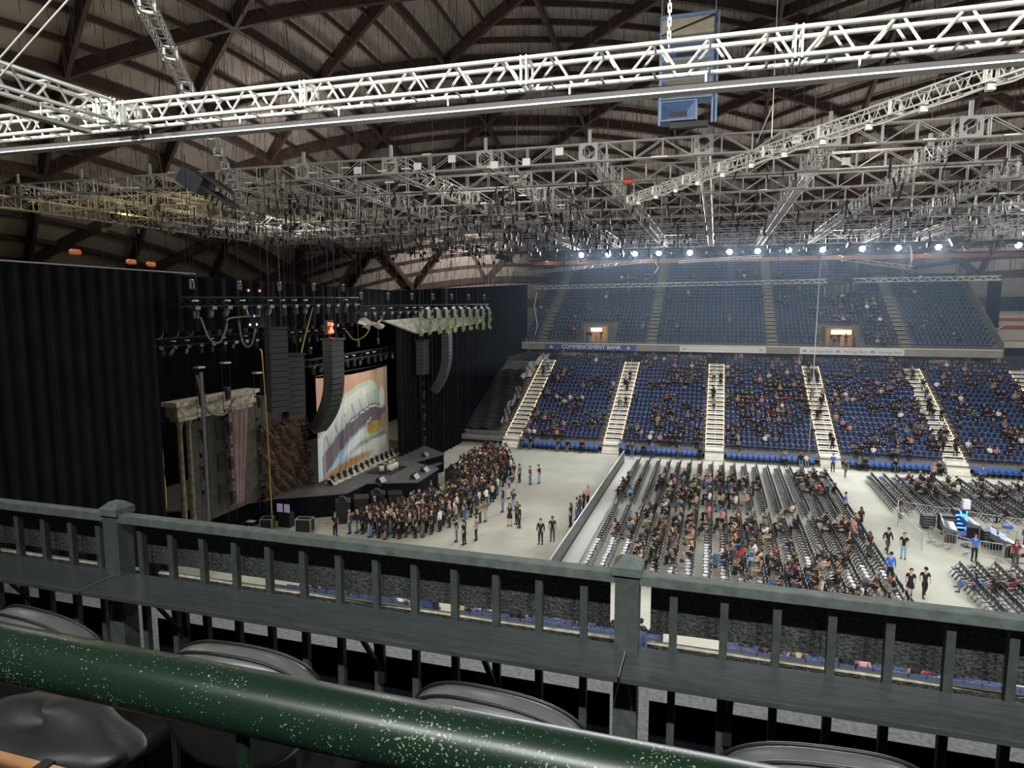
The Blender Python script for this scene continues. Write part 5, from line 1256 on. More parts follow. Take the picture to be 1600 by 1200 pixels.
# overhead stage rig
def rig_truss(P, Q, label): return bar('stage_truss', P, Q, .5, label, blackm)
RIG = [((-27.0, 29, 16.2), (-26.5, 46, 16.4), 'black overhead stage truss nearest the audience, near half'), ((-30.5, 29, 15.0), (-30.5, 58, 15.2), 'black overhead stage truss behind the first'), ((-24.5, 42.5, 15.75), (-22.3, 64.5, 15.9), 'black overhead truss above the vine draped canopy'),
       ((-34, 30, 13.6), (-34, 58, 13.8), 'black overhead truss deep over the stage'), ((-29.8, 44, 11.6), (-29.5, 58, 11.9), 'low black truss carrying the printed backdrop')]
rk = random.Random(9); nm_ = 0
for P, Q, l in RIG:
    rig_truss(P, Q, l); P, Q = Vector(P), Vector(Q); n = int((Q - P).length / 1.15)
    for k in range(n):
        c = P.lerp(Q, (k + .5) / n) + Vector((.2, 0, -.3)); nm_ += 1
        t = thing('moving_light', f'black moving head on {l.split("black ")[1]}, {nth(k)} along', 'lamp', 'moving heads over the stage', c)
        MB().box((-.16, -.18, -.12), (.16, .18, .08)).build('base', hd, t); mb = MB(); mb.lathe([(.09, -.14), (.17, -.22), (.15, -.56), (.12, -.6)], (0, 0, 0), 8, M=Matrix.Rotation(R(rk.uniform(-35, 35)), 3, 'X')); mb.build('lamp_head', hd, t)
        if rk.random() < .55: MB().box((-.1, -.12, .34), (.1, .12, .40)).build('clamp', white_p, t)
    for k in range(0, n, 3):
        c = P.lerp(Q, (k + .5) / n)
        t = thing('chain_hoist', f'chain hoist on {l.split("black ")[1]}, {nth(k // 3)} along', 'hoist', 'hoists over the stage', c + Vector((0, 0, .9)))
        MB().lathe([(.08, -.25), (.14, -.2), (.14, .2), (.08, .25)], (0, 0, 0), 8).build('motor_body', hd, t); MB().box((-.10, -.05, .26), (.10, .05, .31)).build('hook_plate', galv, t); MB().tube((0, 0, .3), (0, 0, 23.9 - c.z - .9), .02, 4).build('chain', blackm, t)
# canopy of painted timber with vines
t = thing('stage_canopy', 'pale weathered timber canopy board hung with green vines over the stage', 'canopy')
mb = MB(); mb.add([(-22.6, 43.0, 14.95), (-22.3, 63.8, 15.35), (-22.0, 62.0, 14.35), (-22.0, 47.5, 13.85), (-22.9, 43.0, 14.95), (-22.6, 63.8, 15.35), (-22.3, 62.0, 14.35), (-22.3, 47.5, 13.85)], [(0, 3, 2, 1), (4, 5, 6, 7), (0, 1, 5, 4), (1, 2, 6, 5), (2, 3, 7, 6), (3, 0, 4, 7)])
mb.build('timber_board', mat('weathered_timber', (.42, .42, .36), .9, noise=.4, nscale=3), t)
for k in range(10):
    y = 47.6 + k * 1.83; mb = MB()
    for q in range(34):
        a, zz = rk.uniform(-.32, .32), rk.uniform(13.75, 15.6); mb.obox((-21.85 + rk.uniform(-.06, .1), y + a, zz), (.02, .03, rk.uniform(.05, .2)), (0, .06, 0), (.03, 0, .02))
    mb.obox((-21.9, y, 14.7), (.015, 0, 0), (0, .22, 0), (0, 0, .85)); mb.build('vine', vine, t)
for k in range(9):
    y = 48.5 + k * 1.83; q = thing('canopy_light', f'black lamp hung between canopy vines, {nth(k)} from the near end', 'lamp', 'lamps on the vine canopy', (-21.7, y, 15.45))
    MB().box((-.15, -.3, -.45), (.15, .3, .3)).build('housing', hd, q); MB().box((-.1, -.12, .3), (.1, .12, .42)).build('clamp', white_p, q)
tag(MB().grid(lambda u, v: (-23.5 + .3 * math.sin(v * 5 + u * 8), 41.4 + 2.9 * u, 14.5 + .18 * math.sin(u * 13) + (.35 + .2 * math.sin(u * 7)) * v), 30, 8).build('crumpled_sheet', offwhite), 'crumpled pale sheet bundled at the near end of the vine canopy', 'sheet')
t = thing('stage_blinder', 'glowing red lamp cluster above the curved line array', 'lamp', None, (-25.8, 41.2, 14.5))
MB().box((-.3, -.4, -.5), (-.05, .4, .5)).build('housing', blackm, t)
for q in ((-.2, .25), (.2, .2), (.05, -.1), (-.15, -.3), (.22, -.28)): MB().lathe([(.13, 0), (.13, .06)], (-.03, q[0], q[1]), 8, M=Matrix.Rotation(R(90), 3, 'Y')).build('red_lens', ledred, t)
for i, (y, z, m_, l) in enumerate(((33.2, 16.9, ledred, 'left of two small red lamps high on the stage rig'), (34.2, 16.9, ledred, 'right of two small red lamps high on the stage rig'), (33.6, 15.4, ledblue, 'small violet blue lamp on the stage rig'), (33.2, 14.9, ledwhite, 'left of two small white lamps under the blue one'), (33.8, 14.9, ledwhite, 'right of two small white lamps under the blue one'), (43.6, 1.0, ledwhite, 'small bluish white lamp shining on the stage skirt'))):
    x = -26.2 if z > 3 else -27.3
    t = thing('marker_lamp', l, 'lamp', None, (x, y, z)); MB().box((-.12, -.09, -.09), (0, .09, .09)).build('housing', blackm, t); MB().lathe([(.06, 0), (.05, .03)], (0, 0, 0), 8, M=Matrix.Rotation(R(90), 3, 'Y')).build('lens', m_, t)
def cable(pts, r, m, label):
    P_ = [Vector(p) for p in pts]; Q_ = [P_[0] * 2 - P_[1]] + P_ + [P_[-1] * 2 - P_[-2]]; o_ = []
    for a, b, c, d in zip(Q_, Q_[1:], Q_[2:], Q_[3:]):
        for k in range(6):
            t_ = k / 6; o_.append(.5 * (2 * b + (c - a) * t_ + (2 * a - 5 * b + 4 * c - d) * t_ * t_ + (3 * b - a - 3 * c + d) * t_ ** 3))
    tag(MB().path(o_ + [P_[-1]], r, 6).build('hanging_cable', m), label, 'cable')
cable([(-30, 29.75, 15.6), (-30, 29.9, 10), (-30.1, 30.1, 4.5), (-33, 32.5, 2.5), (-38.5, 38.9, .6)], .045, yellowm, 'yellow cable dropping from the rig to the yellow coil on the floor')
cable([(-28.5, 37.0, 13.2), (-28.5, 37.19, 12.5), (-28.5, 37.4, 7), (-28.6, 37.6, 1.9), (-29.6, 39.0, .3)], .04, yellowd, 'yellow cable bundle hanging beside the pink drape ladder')
cable([(-26.6, 40.3, 15.9), (-26.2, 38.6, 13.8), (-25.8, 37.3, 12.4), (-25.6, 36.0, 12.0), (-25.6, 34.0, 12.0)], .045, yellowd, 'yellowish cable slung between the line arrays')
cable([(-26.5, 29.6, 15.4), (-26.5, 30.2, 14.2), (-26.5, 31.0, 14.0), (-26.5, 31.6, 14.9), (-26.5, 31.9, 15.3), (-26.5, 34.5, 15.4)], .05, mat('grey_cable', (.12, .12, .12), .6), 'grey cable swag at the upper left of the stage rig')
cable([(-27, 33.2, 15.1), (-27, 33.5, 13.8), (-27, 34.2, 13.6), (-27, 34.7, 14.6)], .05, mat('grey_cable', (.12, .12, .12), .6), 'grey loop of cable under the stage rig')
cable([(-28.6, 31.4, 12.0), (-28.6, 32.0, 10.0), (-28.6, 33.4, 9.4), (-28.6, 34.4, 10.2)], .08, mat('grey_cable', (.12, .12, .12), .6), 'thick grey cable swag over the stone cornice')
cable([(-28.2, 31.3, 12.2), (-28.4, 31.5, 6), (-28.8, 31.9, 1)], .1, mat('grey_cable', (.12, .12, .12), .6), 'thick grey cable dropping past the stone cornice')
cable([(-24.8, 41.5, 14.3), (-24.6, 42.3, 13.6), (-24.4, 43.6, 13.9), (-24.2, 44.2, 14.9)], .04, yellowd, 'yellowish loop of cable under the crumpled sheet')
# gear on the floor behind the rail
def road_case(x, y, w_, d_, h, rz, label):
    t = thing('road_case', label, 'case', 'road cases by the stage', (x, y, 0), R(rz)); MB().box((-w_, -d_, .12), (w_, d_, h)).build('body', blackm, t)
    fr = MB()
    for a in (-1, 1):
        for b in (-1, 1):
            fr.beam((a * w_, b * d_, .12), (a * w_, b * d_, h), .05, .05)
        for z in (.12, h): fr.beam((a * w_, -d_, z), (a * w_, d_, z), .05, .05); fr.beam((-w_, a * d_, z), (w_, a * d_, z), .05, .05)
    fr.build('edge_trim', galv, t)
    for a in (-1, 1):
        for b in (-1, 1): MB().lathe([(.05, .0), (.05, .12)], (a * w_ * .8, b * d_ * .8, 0), 6).build('caster', blackm, t)
    return t
road_case(-27.4, 39.6, .55, .35, 1.05, 12, 'black road case with bright edges by the near stage corner')
road_case(-33.6, 39.9, .5, .5, 1.2, 0, 'tall black road case under the stage scaffolding')
road_case(-30.3, 39.3, .4, .4, .9, 20, 'small black road case beside the yellow cable bundle')
t = thing('work_table', 'low table with papers near the stage corner', 'table', None, (-31.6, 39.2, 0)); MB().box((-.6, -.4, .5), (.6, .4, .55)).build('table_top', blackm, t)
for a in (-.5, .5):
    for b in (-.32, .32): MB().tube((a, b, 0), (a, b, .5), .02, 5).build('leg', galv, t)
tag(MB().box((-31.9, 38.95, .55), (-31.3, 39.4, .57)).build('paper_sheet', white_p), 'white papers lying on the low table by the stage', 'paper')
t = thing('cable_coil', 'coil of bright yellow cable piled on a red and blue crate', 'cable', None, (-38.9, 40.6, .75))
for k in range(5): MB().path([((.75 - .06 * k) * math.cos(a / 12 * 6.283), (.55 - .04 * k) * math.sin(a / 12 * 6.283), .06 * k + .05 * math.sin(a * 2 + k)) for a in range(13)], .05, 6).build('cable_turn', yellowm, t)
t = thing('plastic_crate', 'pale blue crate on the floor at the curtain foot', 'crate', None, (-39.6, 40.2, 0), R(20)); MB().box((-.5, -.35, 0), (.5, .35, .62)).build('body', bluecrate, t); MB().box((-.55, -.4, .56), (.55, .4, .66)).build('rim', red_m, t)
t = thing('plastic_crate', 'red crate under the yellow cable coil', 'crate', None, (-38.4, 40.7, 0)); MB().box((-.5, -.4, 0), (.5, .4, .6)).build('body', red_m, t); MB().box((-.53, -.43, .55), (.53, .43, .63)).build('rim', red_m, t)
t = thing('step_ladder', 'small pale folding ladder standing open by the curtain', 'ladder', None, (-36.2, 41.0, 0))
for s_ in (-1, 1):
    MB().beam((s_ * .32, -.3, 0), (s_ * .22, 0, 1.35), .05, .05).build('front_rail', galv, t); MB().beam((s_ * .32, .4, 0), (s_ * .22, 0, 1.35), .04, .04).build('back_rail', galv, t)
for k in range(4): MB().box((-.3, -.28 + .07 * k, .28 + .28 * k), (.3, -.14 + .07 * k, .31 + .28 * k)).build('tread', galv, t)
t = thing('wood_bench', 'low pale wooden platform by the yellow coil', 'bench', None, (-37.4, 40.6, 0)); MB().box((-.6, -.35, .4), (.6, .35, .48)).build('top', mat('tan_wood', (.36, .28, .18), .7), t)
for a in (-.5, .5): MB().box((a - .05, -.3, 0), (a + .05, .3, .4)).build('leg', mat('tan_wood', (.36, .28, .18), .7), t)
t = thing('monitor_rack', 'rack with two small glowing violet screens at the near stage corner', 'rack', None, (-29.5, 40.4, 0)); MB().box((-.5, -.3, 0), (.5, .3, 1.1)).build('cabinet', blackm, t)
for a in (-.3, .3): MB().box((a - .22, -.33, 1.15), (a + .22, -.28, 1.75)).build('screen', mat('dim_screen', (.2, .2, .3), .4, emit=(.35, .3, .5), estr=.35), t)
t = thing('trestle_stand', 'white trestle stand with red top under the scenery house front', 'stand', None, (-33.2, 41.4, 0)); MB().box((-.7, -.3, 2.1), (.7, .3, 2.5)).build('top', red_m, t)
for s_ in (-1, 1): MB().tube((s_ * .7, 0, 2.1), (0, 0, .4), .05, 6).build('leg', white_p, t); 

# far lower-left: tarps over seats, sheeting
t = tag(MB().grid(lambda u, v: (-27.9 + (4.2 + .6 * math.sin(v * 4)) * u, LOW_Y0 + .2 + 13.5 * v, LOW_Z0 + 13.5 * v / RUN * LRISE + .75 + .22 * math.sin(v * 94) + .08 * math.sin(u * 14 + v * 9)), 24, 120).build('seat_cover', tarpm), 'black tarpaulin covering the rows of seats beside the far curtain', 'tarpaulin')
tag(MB().grid(lambda u, v: (-24.6 + 1.3 * v + .35 * math.sin(u * 9) + (u * 1.4), 83.5 + 6.3 * u, LOW_Z0 + (83.5 + 6.3 * u - LOW_Y0) / RUN * LRISE + .8 + .35 * abs(math.sin(u * 13 + v * 5))), 40, 8).build('plastic_sheet', plastic), 'crumpled pale sheeting at the top edge of the black tarpaulin', 'sheet')
tag(MB().grid(lambda u, v: (-24.0 + .8 * v + .2 * math.sin(u * 11), 73.5 + 8 * u, LOW_Z0 + (73.5 + 8 * u - LOW_Y0) / RUN * LRISE + .8 + .3 * abs(math.sin(u * 15 + v * 5))), 50, 6).build('plastic_sheet', mat('dark_sheeting', (.12, .125, .125), .4, noise=.4, nscale=3, bump=.6)), 'dark crumpled sheeting along the right edge of the tarpaulin', 'sheet')

# ================================================================== FLOOR BARRIERS AND MIXING DESK
def barrier_wall(P, Q, h, label):
    t = thing('crowd_barrier', label, 'barrier'); P, Q = Vector(P), Vector(Q); d = (Q - P).normalized(); s = Vector((d.y, -d.x, 0)); n = int((Q - P).length / 1.2); L = (Q - P).length / n
    for k in range(n):
        c = P + d * (k + .5) * L
        MB().obox(c + Vector((0, 0, h / 2)), d * (L / 2 - .02), s * .03, (0, 0, h / 2)).build('panel', mat('barrier_plate', (.17, .17, .16), .55, .3, noise=.15), t)
    MB().beam(P + Vector((0, 0, h)), Q + Vector((0, 0, h)), .07, .06).build('top_rail', galv, t)
    MB().obox((P + Q) / 2 + s * .65 + Vector((0, 0, .16)), d * (Q - P).length / 2, s * .5, (0, 0, .04)).build('step_plate', mat('step_plate', (.42, .42, .39), .6, .2), t)
    MB().beam(P + s * 1.15 + Vector((0, 0, .1)), Q + s * 1.15 + Vector((0, 0, .1)), .06, .12).build('step_edge', white_p, t)
barrier_wall((-8.85, 36.0, 0), (-8.55, 68.0, 0), 1.15, 'long grey solid crowd barrier dividing the open floor from the chairs')
def bike_rack(P, Q, label):
    P, Q = Vector(P), Vector(Q); L = (Q - P).length; rz = math.atan2(Q.y - P.y, Q.x - P.x)
    t = thing('steel_barricade', label, 'barrier', 'steel barricades round the mixing desk', P, rz)
    mb = MB(); mb.path([(.05, 0, .2), (.05, 0, 1.02), (.12, 0, 1.1), (L - .12, 0, 1.1), (L - .05, 0, 1.02), (L - .05, 0, .2)], .022, 6); mb.tube((.05, 0, .2), (L - .05, 0, .2), .02, 6); mb.build('outer_frame', galv, t)
    mb = MB(); n = int(L / .15)
    for k in range(1, n): mb.tube((L * k / n, 0, .2), (L * k / n, 0, 1.1), .012, 4, cap=False)
    mb.build('bars', galv, t)
    for x in (.3, L - .3): MB().box((x - .03, -.3, 0), (x + .03, .3, .2)).build('foot', galv, t)
BR = [(13.2, 53.2), (13.35, 50.8), (13.5, 48.4)]; k = 0
def chain_of(pts, where):
    for i, (a, b) in enumerate(zip(pts, pts[1:])): bike_rack((*a, 0), (*b, 0), f'steel barricade on the {where}, {nth(i)} piece from the aisle')
chain_of([(14.0, 56.3), (16.0, 55.6), (18.0, 54.9), (20.1, 54.2), (22.2, 53.5), (24.3, 52.8)], 'far side of the mixing desk')
chain_of([(14.4, 50.4), (15.0, 49.2), (16.2, 48.1), (17.9, 47.7), (20.1, 47.5), (22.3, 47.3), (24.5, 47.1)], 'near side of the mixing desk')
t = thing('cable_ramp_rail', 'low grey rail fence angling beside the floor aisle', 'barrier')
for a in ((13.9, 56.3), (13.2, 53.2), (13.5, 48.4)): MB().tube((*a, 0), (*a, 1.2), .03, 6).build('post', galv, t)
for z in (1.18, .3):
    for a, b in (((13.9, 56.3), (13.2, 53.2)), ((13.2, 53.2), (13.5, 48.4))): MB().tube((*a, z), (*b, z), .03, 6).build('rail', galv, t)
mb = MB()
for a, b in (((13.9, 56.3), (13.2, 53.2)), ((13.2, 53.2), (13.5, 48.4))):
    n = int(math.dist(a, b) / .2)
    for k in range(1, n): x, y = a[0] + (b[0] - a[0]) * k / n, a[1] + (b[1] - a[1]) * k / n; mb.tube((x, y, .3), (x, y, 1.18), .009, 4, cap=False)
mb.build('wire_infill', galv, t)
def console(x, y, rz, label, glow=None, w_=1.2):
    t = thing('mixing_console', label, 'console', 'desks at the mixing position', (x, y, 0), R(rz))
    MB().add([(-w_, -.45, .75), (w_, -.45, .75), (w_, .45, .75), (-w_, .45, .75), (-w_, -.45, .86), (w_, -.45, .86), (w_, .4, 1.12), (-w_, .4, 1.12)], BOXF).build('surface', mat('console_grey', (.10, .10, .11), .5), t)
    for a in (-w_ + .15, w_ - .15): MB().box((a - .06, -.35, 0), (a + .06, .35, .75)).build('leg', blackm, t)
    mb = MB()
    for k in range(14): mb.box((-w_ + .1 + k * w_ * .138, -.35, .885), (-w_ + .14 + k * w_ * .138, .1, 1.01))
    mb.build('fader_bank', white_p, t)
    for a in (-.5, .5): MB().obox((a, .42, 1.32), (.3, 0, 0), (0, .02, 0), (0, .05, .2)).build('screen', glow or screenm, t)
console(15.9, 51.4, 80, 'dark mixing console nearest the aisle with lit screens', mat('warm_screen', (.5, .5, .5), .3, emit=(.6, .6, .62), estr=.6), 1.0)
console(17.6, 52.9, 90, 'mixing console glowing blue under the white cabinet', ledblue, .9)
console(20.6, 50.0, 90, 'long grey lighting desk at the right of the mixing position', screenm, 1.4)
console(18.4, 49.2, 100, 'low lighting desk behind the blue shirted steward', screenm, .9)
for i, (x, y, w_, h, gl, l) in enumerate(((17.2, 53.9, .35, 1.5, True, 'tall equipment rack with blue glowing edge'), (16.3, 53.2, .5, 1.2, False, 'black equipment rack left of the blue glowing rack'), (18.0, 50.6, .4, 1.1, False, 'black equipment rack between the two desks'), (15.2, 53.6, .4, 1.0, False, 'low black equipment rack nearest the barricade corner'))):
    t = thing('equipment_rack', l, 'rack', 'racks at the mixing position', (x, y, 0)); MB().box((-w_, -.4, .1), (w_, .4, h)).build('cabinet', blackm, t)
    for k in range(4): MB().box((-w_ + .05, -.42, .2 + k * h * .2), (w_ - .05, -.40, .2 + k * h * .2 + .12)).build('rack_unit', ledblue if gl else mat('console_grey', (.10, .10, .11), .5), t)
    if gl: MB().box((w_ - .01, -.45, .1), (w_ + .06, -.38, h)).build('glowing_edge', ledblue, t)
tag(MB().box((17.5, 54.0, 1.5), (17.95, 54.4, 2.15)).build('white_cabinet', white_p), 'white upright cabinet on top of the glowing rack', 'cabinet')
t = thing('folding_table', 'folding table littered with gear right of the blue rack', 'table', None, (19.5, 52.6, 0), R(-20)); MB().box((-.9, -.4, .72), (.9, .4, .76)).build('table_top', mat('grey_table', (.32, .32, .31), .6), t)
for a in (-.8, .8):
    for b in (-.32, .32): MB().tube((a, b, 0), (a, b, .72), .02, 5).build('leg', galv, t)
tag(MB().lathe([(.3, .0), (.34, .1), (.2, .2), (.02, .22)], (19.8, 52.7, .76), 10).build('blue_bag', seatbright), 'bright blue bag lying on the littered folding table', 'bag')
tag(MB().lathe([(.25, .0), (.3, .1), (.12, .2), (.02, .22)], (19.1, 52.5, .76), 9).build('tan_bag', CM['tan']), 'tan bag lying on the littered folding table', 'bag')
t = thing('road_case', 'pale grey stage box with black handles against the near barricade', 'case', None, (19.2, 47.75, 0)); MB().box((-.75, -.25, .1), (.75, .25, 1.1)).build('body', mat('pale_grey_case', (.42, .43, .44), .5), t)
for a in (-.35, .35): MB().box((a - .2, -.27, .45), (a + .2, -.25, .7)).build('handle', blackm, t)
for a in (-.6, .6): MB().lathe([(.05, 0), (.05, .1)], (a, 0, 0), 6).build('caster', blackm, t)
for i, (x, y) in enumerate(((16.7, 50.1), (17.0, 51.7), (18.9, 51.3), (19.9, 48.8), (20.9, 48.6))):
    tag(MB().lathe([(.4, 0), (.42, .1), (.2, .16), (.05, .14)], (x, y, 0), 10).build('cable_pile', blackm), f'dark pile of cable on the mixing position floor, {nth(i)} from the aisle', 'cable', 'cable piles at the mixing desk')
for i, (x, y, lab) in enumerate(((18.1, 52.0, 'behind the blue console'), (17.6, 55.3, 'behind the far barricade'), (20.4, 51.2, 'at the long lighting desk'))):
    pass

# ================================================================== FOREGROUND
struct(MB().box((-8, -1.0, 13.9), (6, 2.6, 14.05)).build('floor_platform', mat('platform_shaded', (.006, .006, .006), 1.0, spec=0.0, noise=.3, nscale=8)))  # dark floor taken near black, the shadow on it put into the colour
struct(MB().box((-14, 2.6, 13.0), (12, 5.05, 13.2)).build('floor_walkway', gray_carpet))
POSTX = [-7.32, -4.97, -2.62, -.27, 2.08]
for i, x in enumerate(POSTX):
    lab = ['far left', 'left, out of reach', 'left', 'middle', 'right'][i]
    t = thing('rail_post', f'square dark green railing post with pyramid cap, {["leftmost beyond the frame", "second beyond the left frame edge", "left one by the stage curtain", "middle one before the chair rows", "right one past the frame"][i]}', 'post', 'railing posts', (x, 2.335, 14.033))
    MB().box((-.042, -.042, 0), (.042, .042, 1.015)).build('shaft', mat('post_paint_shaded', (.056, .065, .060), .62, noise=.25, nscale=25, bump=.15), t)  # darker copy of the rail paint, shade on the shaft put into the colour
    mb = MB(); mb.box((-.052, -.052, 1.015), (.052, .052, 1.045)); mb.add([(-.052, -.052, 1.045), (.052, -.052, 1.045), (.052, .052, 1.045), (-.052, .052, 1.045), (-.022, -.022, 1.072), (.022, -.022, 1.072), (.022, .022, 1.072), (-.022, .022, 1.072)], BOXF); mb.build('cap', railm, t)
for i, (a, b) in enumerate(zip(POSTX, POSTX[1:])):
    nm = ['far left stretch', 'left edge stretch', 'stretch before the stage', 'stretch before the floor chairs'][i]
    t = tag(MB().box((a + .043, 2.292, 15.016), (b - .043, 2.342, 15.055)).build('top_rail', railm), f'flat dark green railing top board, {nm}', 'railing', 'railing top boards')
    bv = t.modifiers.new('b', 'BEVEL'); bv.width = .003; bv.segments = 2
    n = 13; x = a
    k = 0
    xs = [b - .162 - q * .172 for q in range(13)] if i == 2 else [a + .162 + q * .172 for q in range(13)]
    for x in sorted(xs):
        if not a + .06 < x < b - .06: continue
        o = MB().box((x - .0135, 2.332, 14.1), (x + .0135, 2.359, 15.02)).build('baluster', mat('baluster_paint_shaded', (.040, .046, .043), .65, noise=.25, nscale=25)); k += 1  # darkest copy of the rail paint, standing in for shade on the balusters
        tag(o, f'thin square dark baluster in the {nm}, {nth(k - 1)} from its left post', 'baluster', 'railing balusters')
    def cloth(z0, z1, y, slope=0.0):
        return MB().grid(lambda u, v: (a + .075 + (b - a - .15) * u, y + slope * (1 - v) + .004 * math.sin(u * 21) * (1 - v), z0 + (z1 - z0) * v + .004 * math.sin(u * 9) * (1 - v)), 40, 6)
    tag(cloth(14.786, 15.01, 2.42).build('mesh_cloth', mesh_m), f'black mesh cloth hung behind the balusters, {nm}', 'cloth', 'black cloths on the railing')
    tag(cloth(14.06, 14.495, 2.452).build('lower_cloth', drape), f'plain black cloth on the lower railing, {nm}', 'cloth', 'black cloths on the railing')
    t = thing('toe_board', f'narrow board with pale top edge behind the balusters, {nm}', 'board', 'boards behind the balusters')
    MB().box((a + .06, 2.488, 14.57), (b - .06, 2.504, 14.703)).build('board', mesh_m, t); MB().box((a + .06, 2.487, 14.703), (b - .06, 2.506, 14.711)).build('lit_edge', ledgem, t)  # tan wood top, its pale tone painting the light from above
    t = thing('drink_counter', f'black stained wooden drink counter along the railing, {nm}', 'counter', 'railing counters')
    o = MB().box((a + .004, 2.118, 14.742), (b - .004, 2.342, 14.764)).build('counter_top', counterm, t); bv = o.modifiers.new('b', 'BEVEL'); bv.width = .003; bv.segments = 2
    MB().box((b - .003, 2.12, 14.7642), (b + .001, 2.34, 14.7648)).build('seam_strip', mat('seam_tan', (.22, .20, .13), .7), t)
    for q in (.36, 1.35, 1.85):
        x = a + q; mb = MB(); mb.box((x - .014, 2.322, 14.45), (x + .014, 2.342, 14.741)); mb.box((x - .014, 2.14, 14.73), (x + .014, 2.342, 14.741)); mb.beam((x, 2.33, 14.5), (x, 2.17, 14.73), .02, .012); mb.build('bracket', blackm, t)
# stacking chairs at the counter
vinyl = mat('chair_grey_vinyl', (.11, .113, .112), .34, noise=.15, nscale=12, bump=.05)
vinyl_d = mat('chair_black_vinyl', (.010, .010, .011), .45)
def sup(u, n=2.6):                                   # rounded rectangle
    c, s = math.cos(u), math.sin(u); return (math.copysign(abs(c) ** (2 / n), c), math.copysign(abs(s) ** (2 / n), s))
def pad(w_, h, d_, cz, top_round=True):
    """upright padded back: outline in x/z, thickness along y, bulging faces"""
    mb = MB(); n = 40; rings = []
    for (sc, y) in ((.80, -d_ * .62), (.93, -d_ * .55), (1.0, -d_ * .25), (1.0, d_ * .25), (.93, d_ * .55), (.80, d_ * .62)):
        ring = []
        for k in range(n):
            cx, sz = sup(2 * math.pi * k / n, 2.3); ring.append((cx * w_ * sc, y - .05 * (1 - (cx ** 2)) * 1.0, cz + sz * h * (sc if sz < 0 else 1 - (1 - sc) * .8)))
        rings += ring
    fs = [(i * n + k, i * n + (k + 1) % n, (i + 1) * n + (k + 1) % n, (i + 1) * n + k) for i in range(5) for k in range(n)] + [tuple(range(n - 1, -1, -1)), tuple(range(5 * n, 6 * n))]
    mb.add(rings, fs); mb.m = [1 if i < n else 0 for i in range(5 * n)] + [1, 0]; return mb
CX = [-2.02, -1.27, -.50, .27]
CLAB = ['at the far left beside the left post', 'second from the left before the counter', 'third from the left before the counter', 'rightmost at the bottom edge of the view']
for i, x in enumerate(CX):
    t = thing('banquet_chair', f'grey vinyl padded chair pushed to the counter, {CLAB[i]}', 'chair', 'padded chairs at the counter', (x, 1.5, 14.05), R((-4, 3, -3, 5)[i]))
    o = pad(.25, .17, .085, .83).build('backrest', [vinyl, vinyl_d], t, True)
    mb = MB()
    for y in (-.031, .031):
        mb.path([((sup(R(a), 2.3)[0]) * .252, y - .05 * (1 - sup(R(a), 2.3)[0] ** 2), .83 + sup(R(a), 2.3)[1] * .172) for a in range(-20, 201, 6)], .0045, 6)
    mb.build('piping', vinyl_d, o, True)
    mb = MB(); n = 36; rings = []
    for sc, z in ((.9, -.05), (1, -.02), (1, .02), (.93, .045), (.7, .06), (.3, .066)):
        rings += [(sup(2 * math.pi * k / n, 3)[0] * .235 * sc, .27 + sup(2 * math.pi * k / n, 3)[1] * .22 * sc, .47 + z) for k in range(n)]
    mb.add(rings, [(a * n + k, a * n + (k + 1) % n, (a + 1) * n + (k + 1) % n, (a + 1) * n + k) for a in range(5) for k in range(n)] + [tuple(range(n - 1, -1, -1)), tuple(range(5 * n, 6 * n))])
    mb.build('seat', vinyl_d, t, True)
    for s_ in (-1, 1):
        MB().path([(s_ * .2, -.04, .80), (s_ * .21, -.03, .55), (s_ * .21, .02, .42), (s_ * .21, -.08, 0)], .012, 6).build('rear_leg', blackm, t); MB().path([(s_ * .2, .44, .42), (s_ * .21, .5, 0)], .012, 6).build('front_leg', blackm, t)
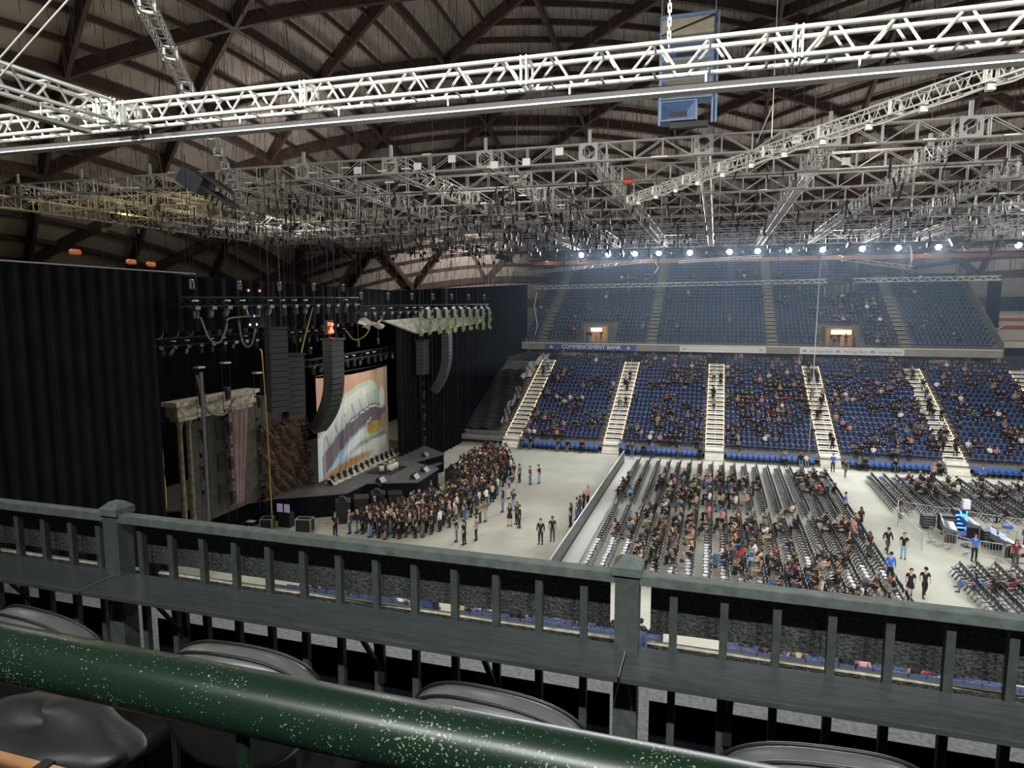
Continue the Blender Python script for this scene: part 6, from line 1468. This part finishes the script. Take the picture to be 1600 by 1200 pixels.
# green handrail pipe in front of the camera
t = thing('handrail_pipe', 'chipped dark green steel handrail pipe crossing just before the camera', 'handrail')
o = MB().tube((-2.6, .425, 15.68), (1.6, .425, 15.68), .0245, 40).build('pipe', pipem, t, True)
for x in (-1.05, -.36, .9):
    MB().tube((x, .425, 14.05), (x, .425, 15.66), .006, 12).build('support_post', pipem, t); 
# lower row in front of the pipe: backs of the folded seats, plywood step
fold = mat('dark_leather', (.016, .017, .018), .5, noise=.3, nscale=9, bump=.3)
for i, (x, y, z, rx, ry, rz_) in enumerate(((-1.37, 1.0, 15.055, .23, .11, .060), (-.80, 1.0, 14.985, .17, .11, .055))):
    def lump(u, v):
        a, b = u * 2 * math.pi, (v - .5) * math.pi; cb = math.copysign(abs(math.cos(b)) ** .6, math.cos(b)); d = 1 + math.cos(b) * (.08 * math.sin(a * 3 + b * 4 + i) + .035 * math.sin(a * 6 - b * 5))
        return (x + rx * cb * math.cos(a) * d, y + ry * cb * math.sin(a) * d, z + rz_ * math.sin(b) * d + .02 * math.sin(a + 2 * i))
    tag(MB().grid(lump, 56, 28).build('folded_jacket', fold, smooth=True), ('folded dark leather jacket under the pipe at the lower left' if i == 0 else 'folded dark leather jacket under the pipe at the bottom middle'), 'jacket')
t = thing('plywood_step', 'bare orange plywood step with black stripe at the bottom left corner', 'step')
MB().box((-1.5, .80, 14.6), (-1.10, .90, 15.105)).build('board', woodm, t); MB().box((-1.24, .795, 14.7), (-1.215, .905, 15.11)).build('black_stripe', blackm, t)

# ================================================================== HAZE in the air before the far stand
hz = bpy.data.materials.new('haze'); hz.use_nodes = True; nt = hz.node_tree; nt.nodes.clear()
out = nt.nodes.new('ShaderNodeOutputMaterial'); vs_ = nt.nodes.new('ShaderNodeVolumeScatter')
vs_.inputs['Color'].default_value = (0.62, 0.78, 1.0, 1); vs_.inputs['Density'].default_value = 0.0014; vs_.inputs['Anisotropy'].default_value = 0.35
nt.links.new(vs_.outputs[0], out.inputs['Volume'])
tag(MB().box((-27.2, 60, 9.2), (32, 104, 24.0)).build('haze', hz), 'thin bluish haze hanging in the air before the far stand', 'haze', kind='stuff')
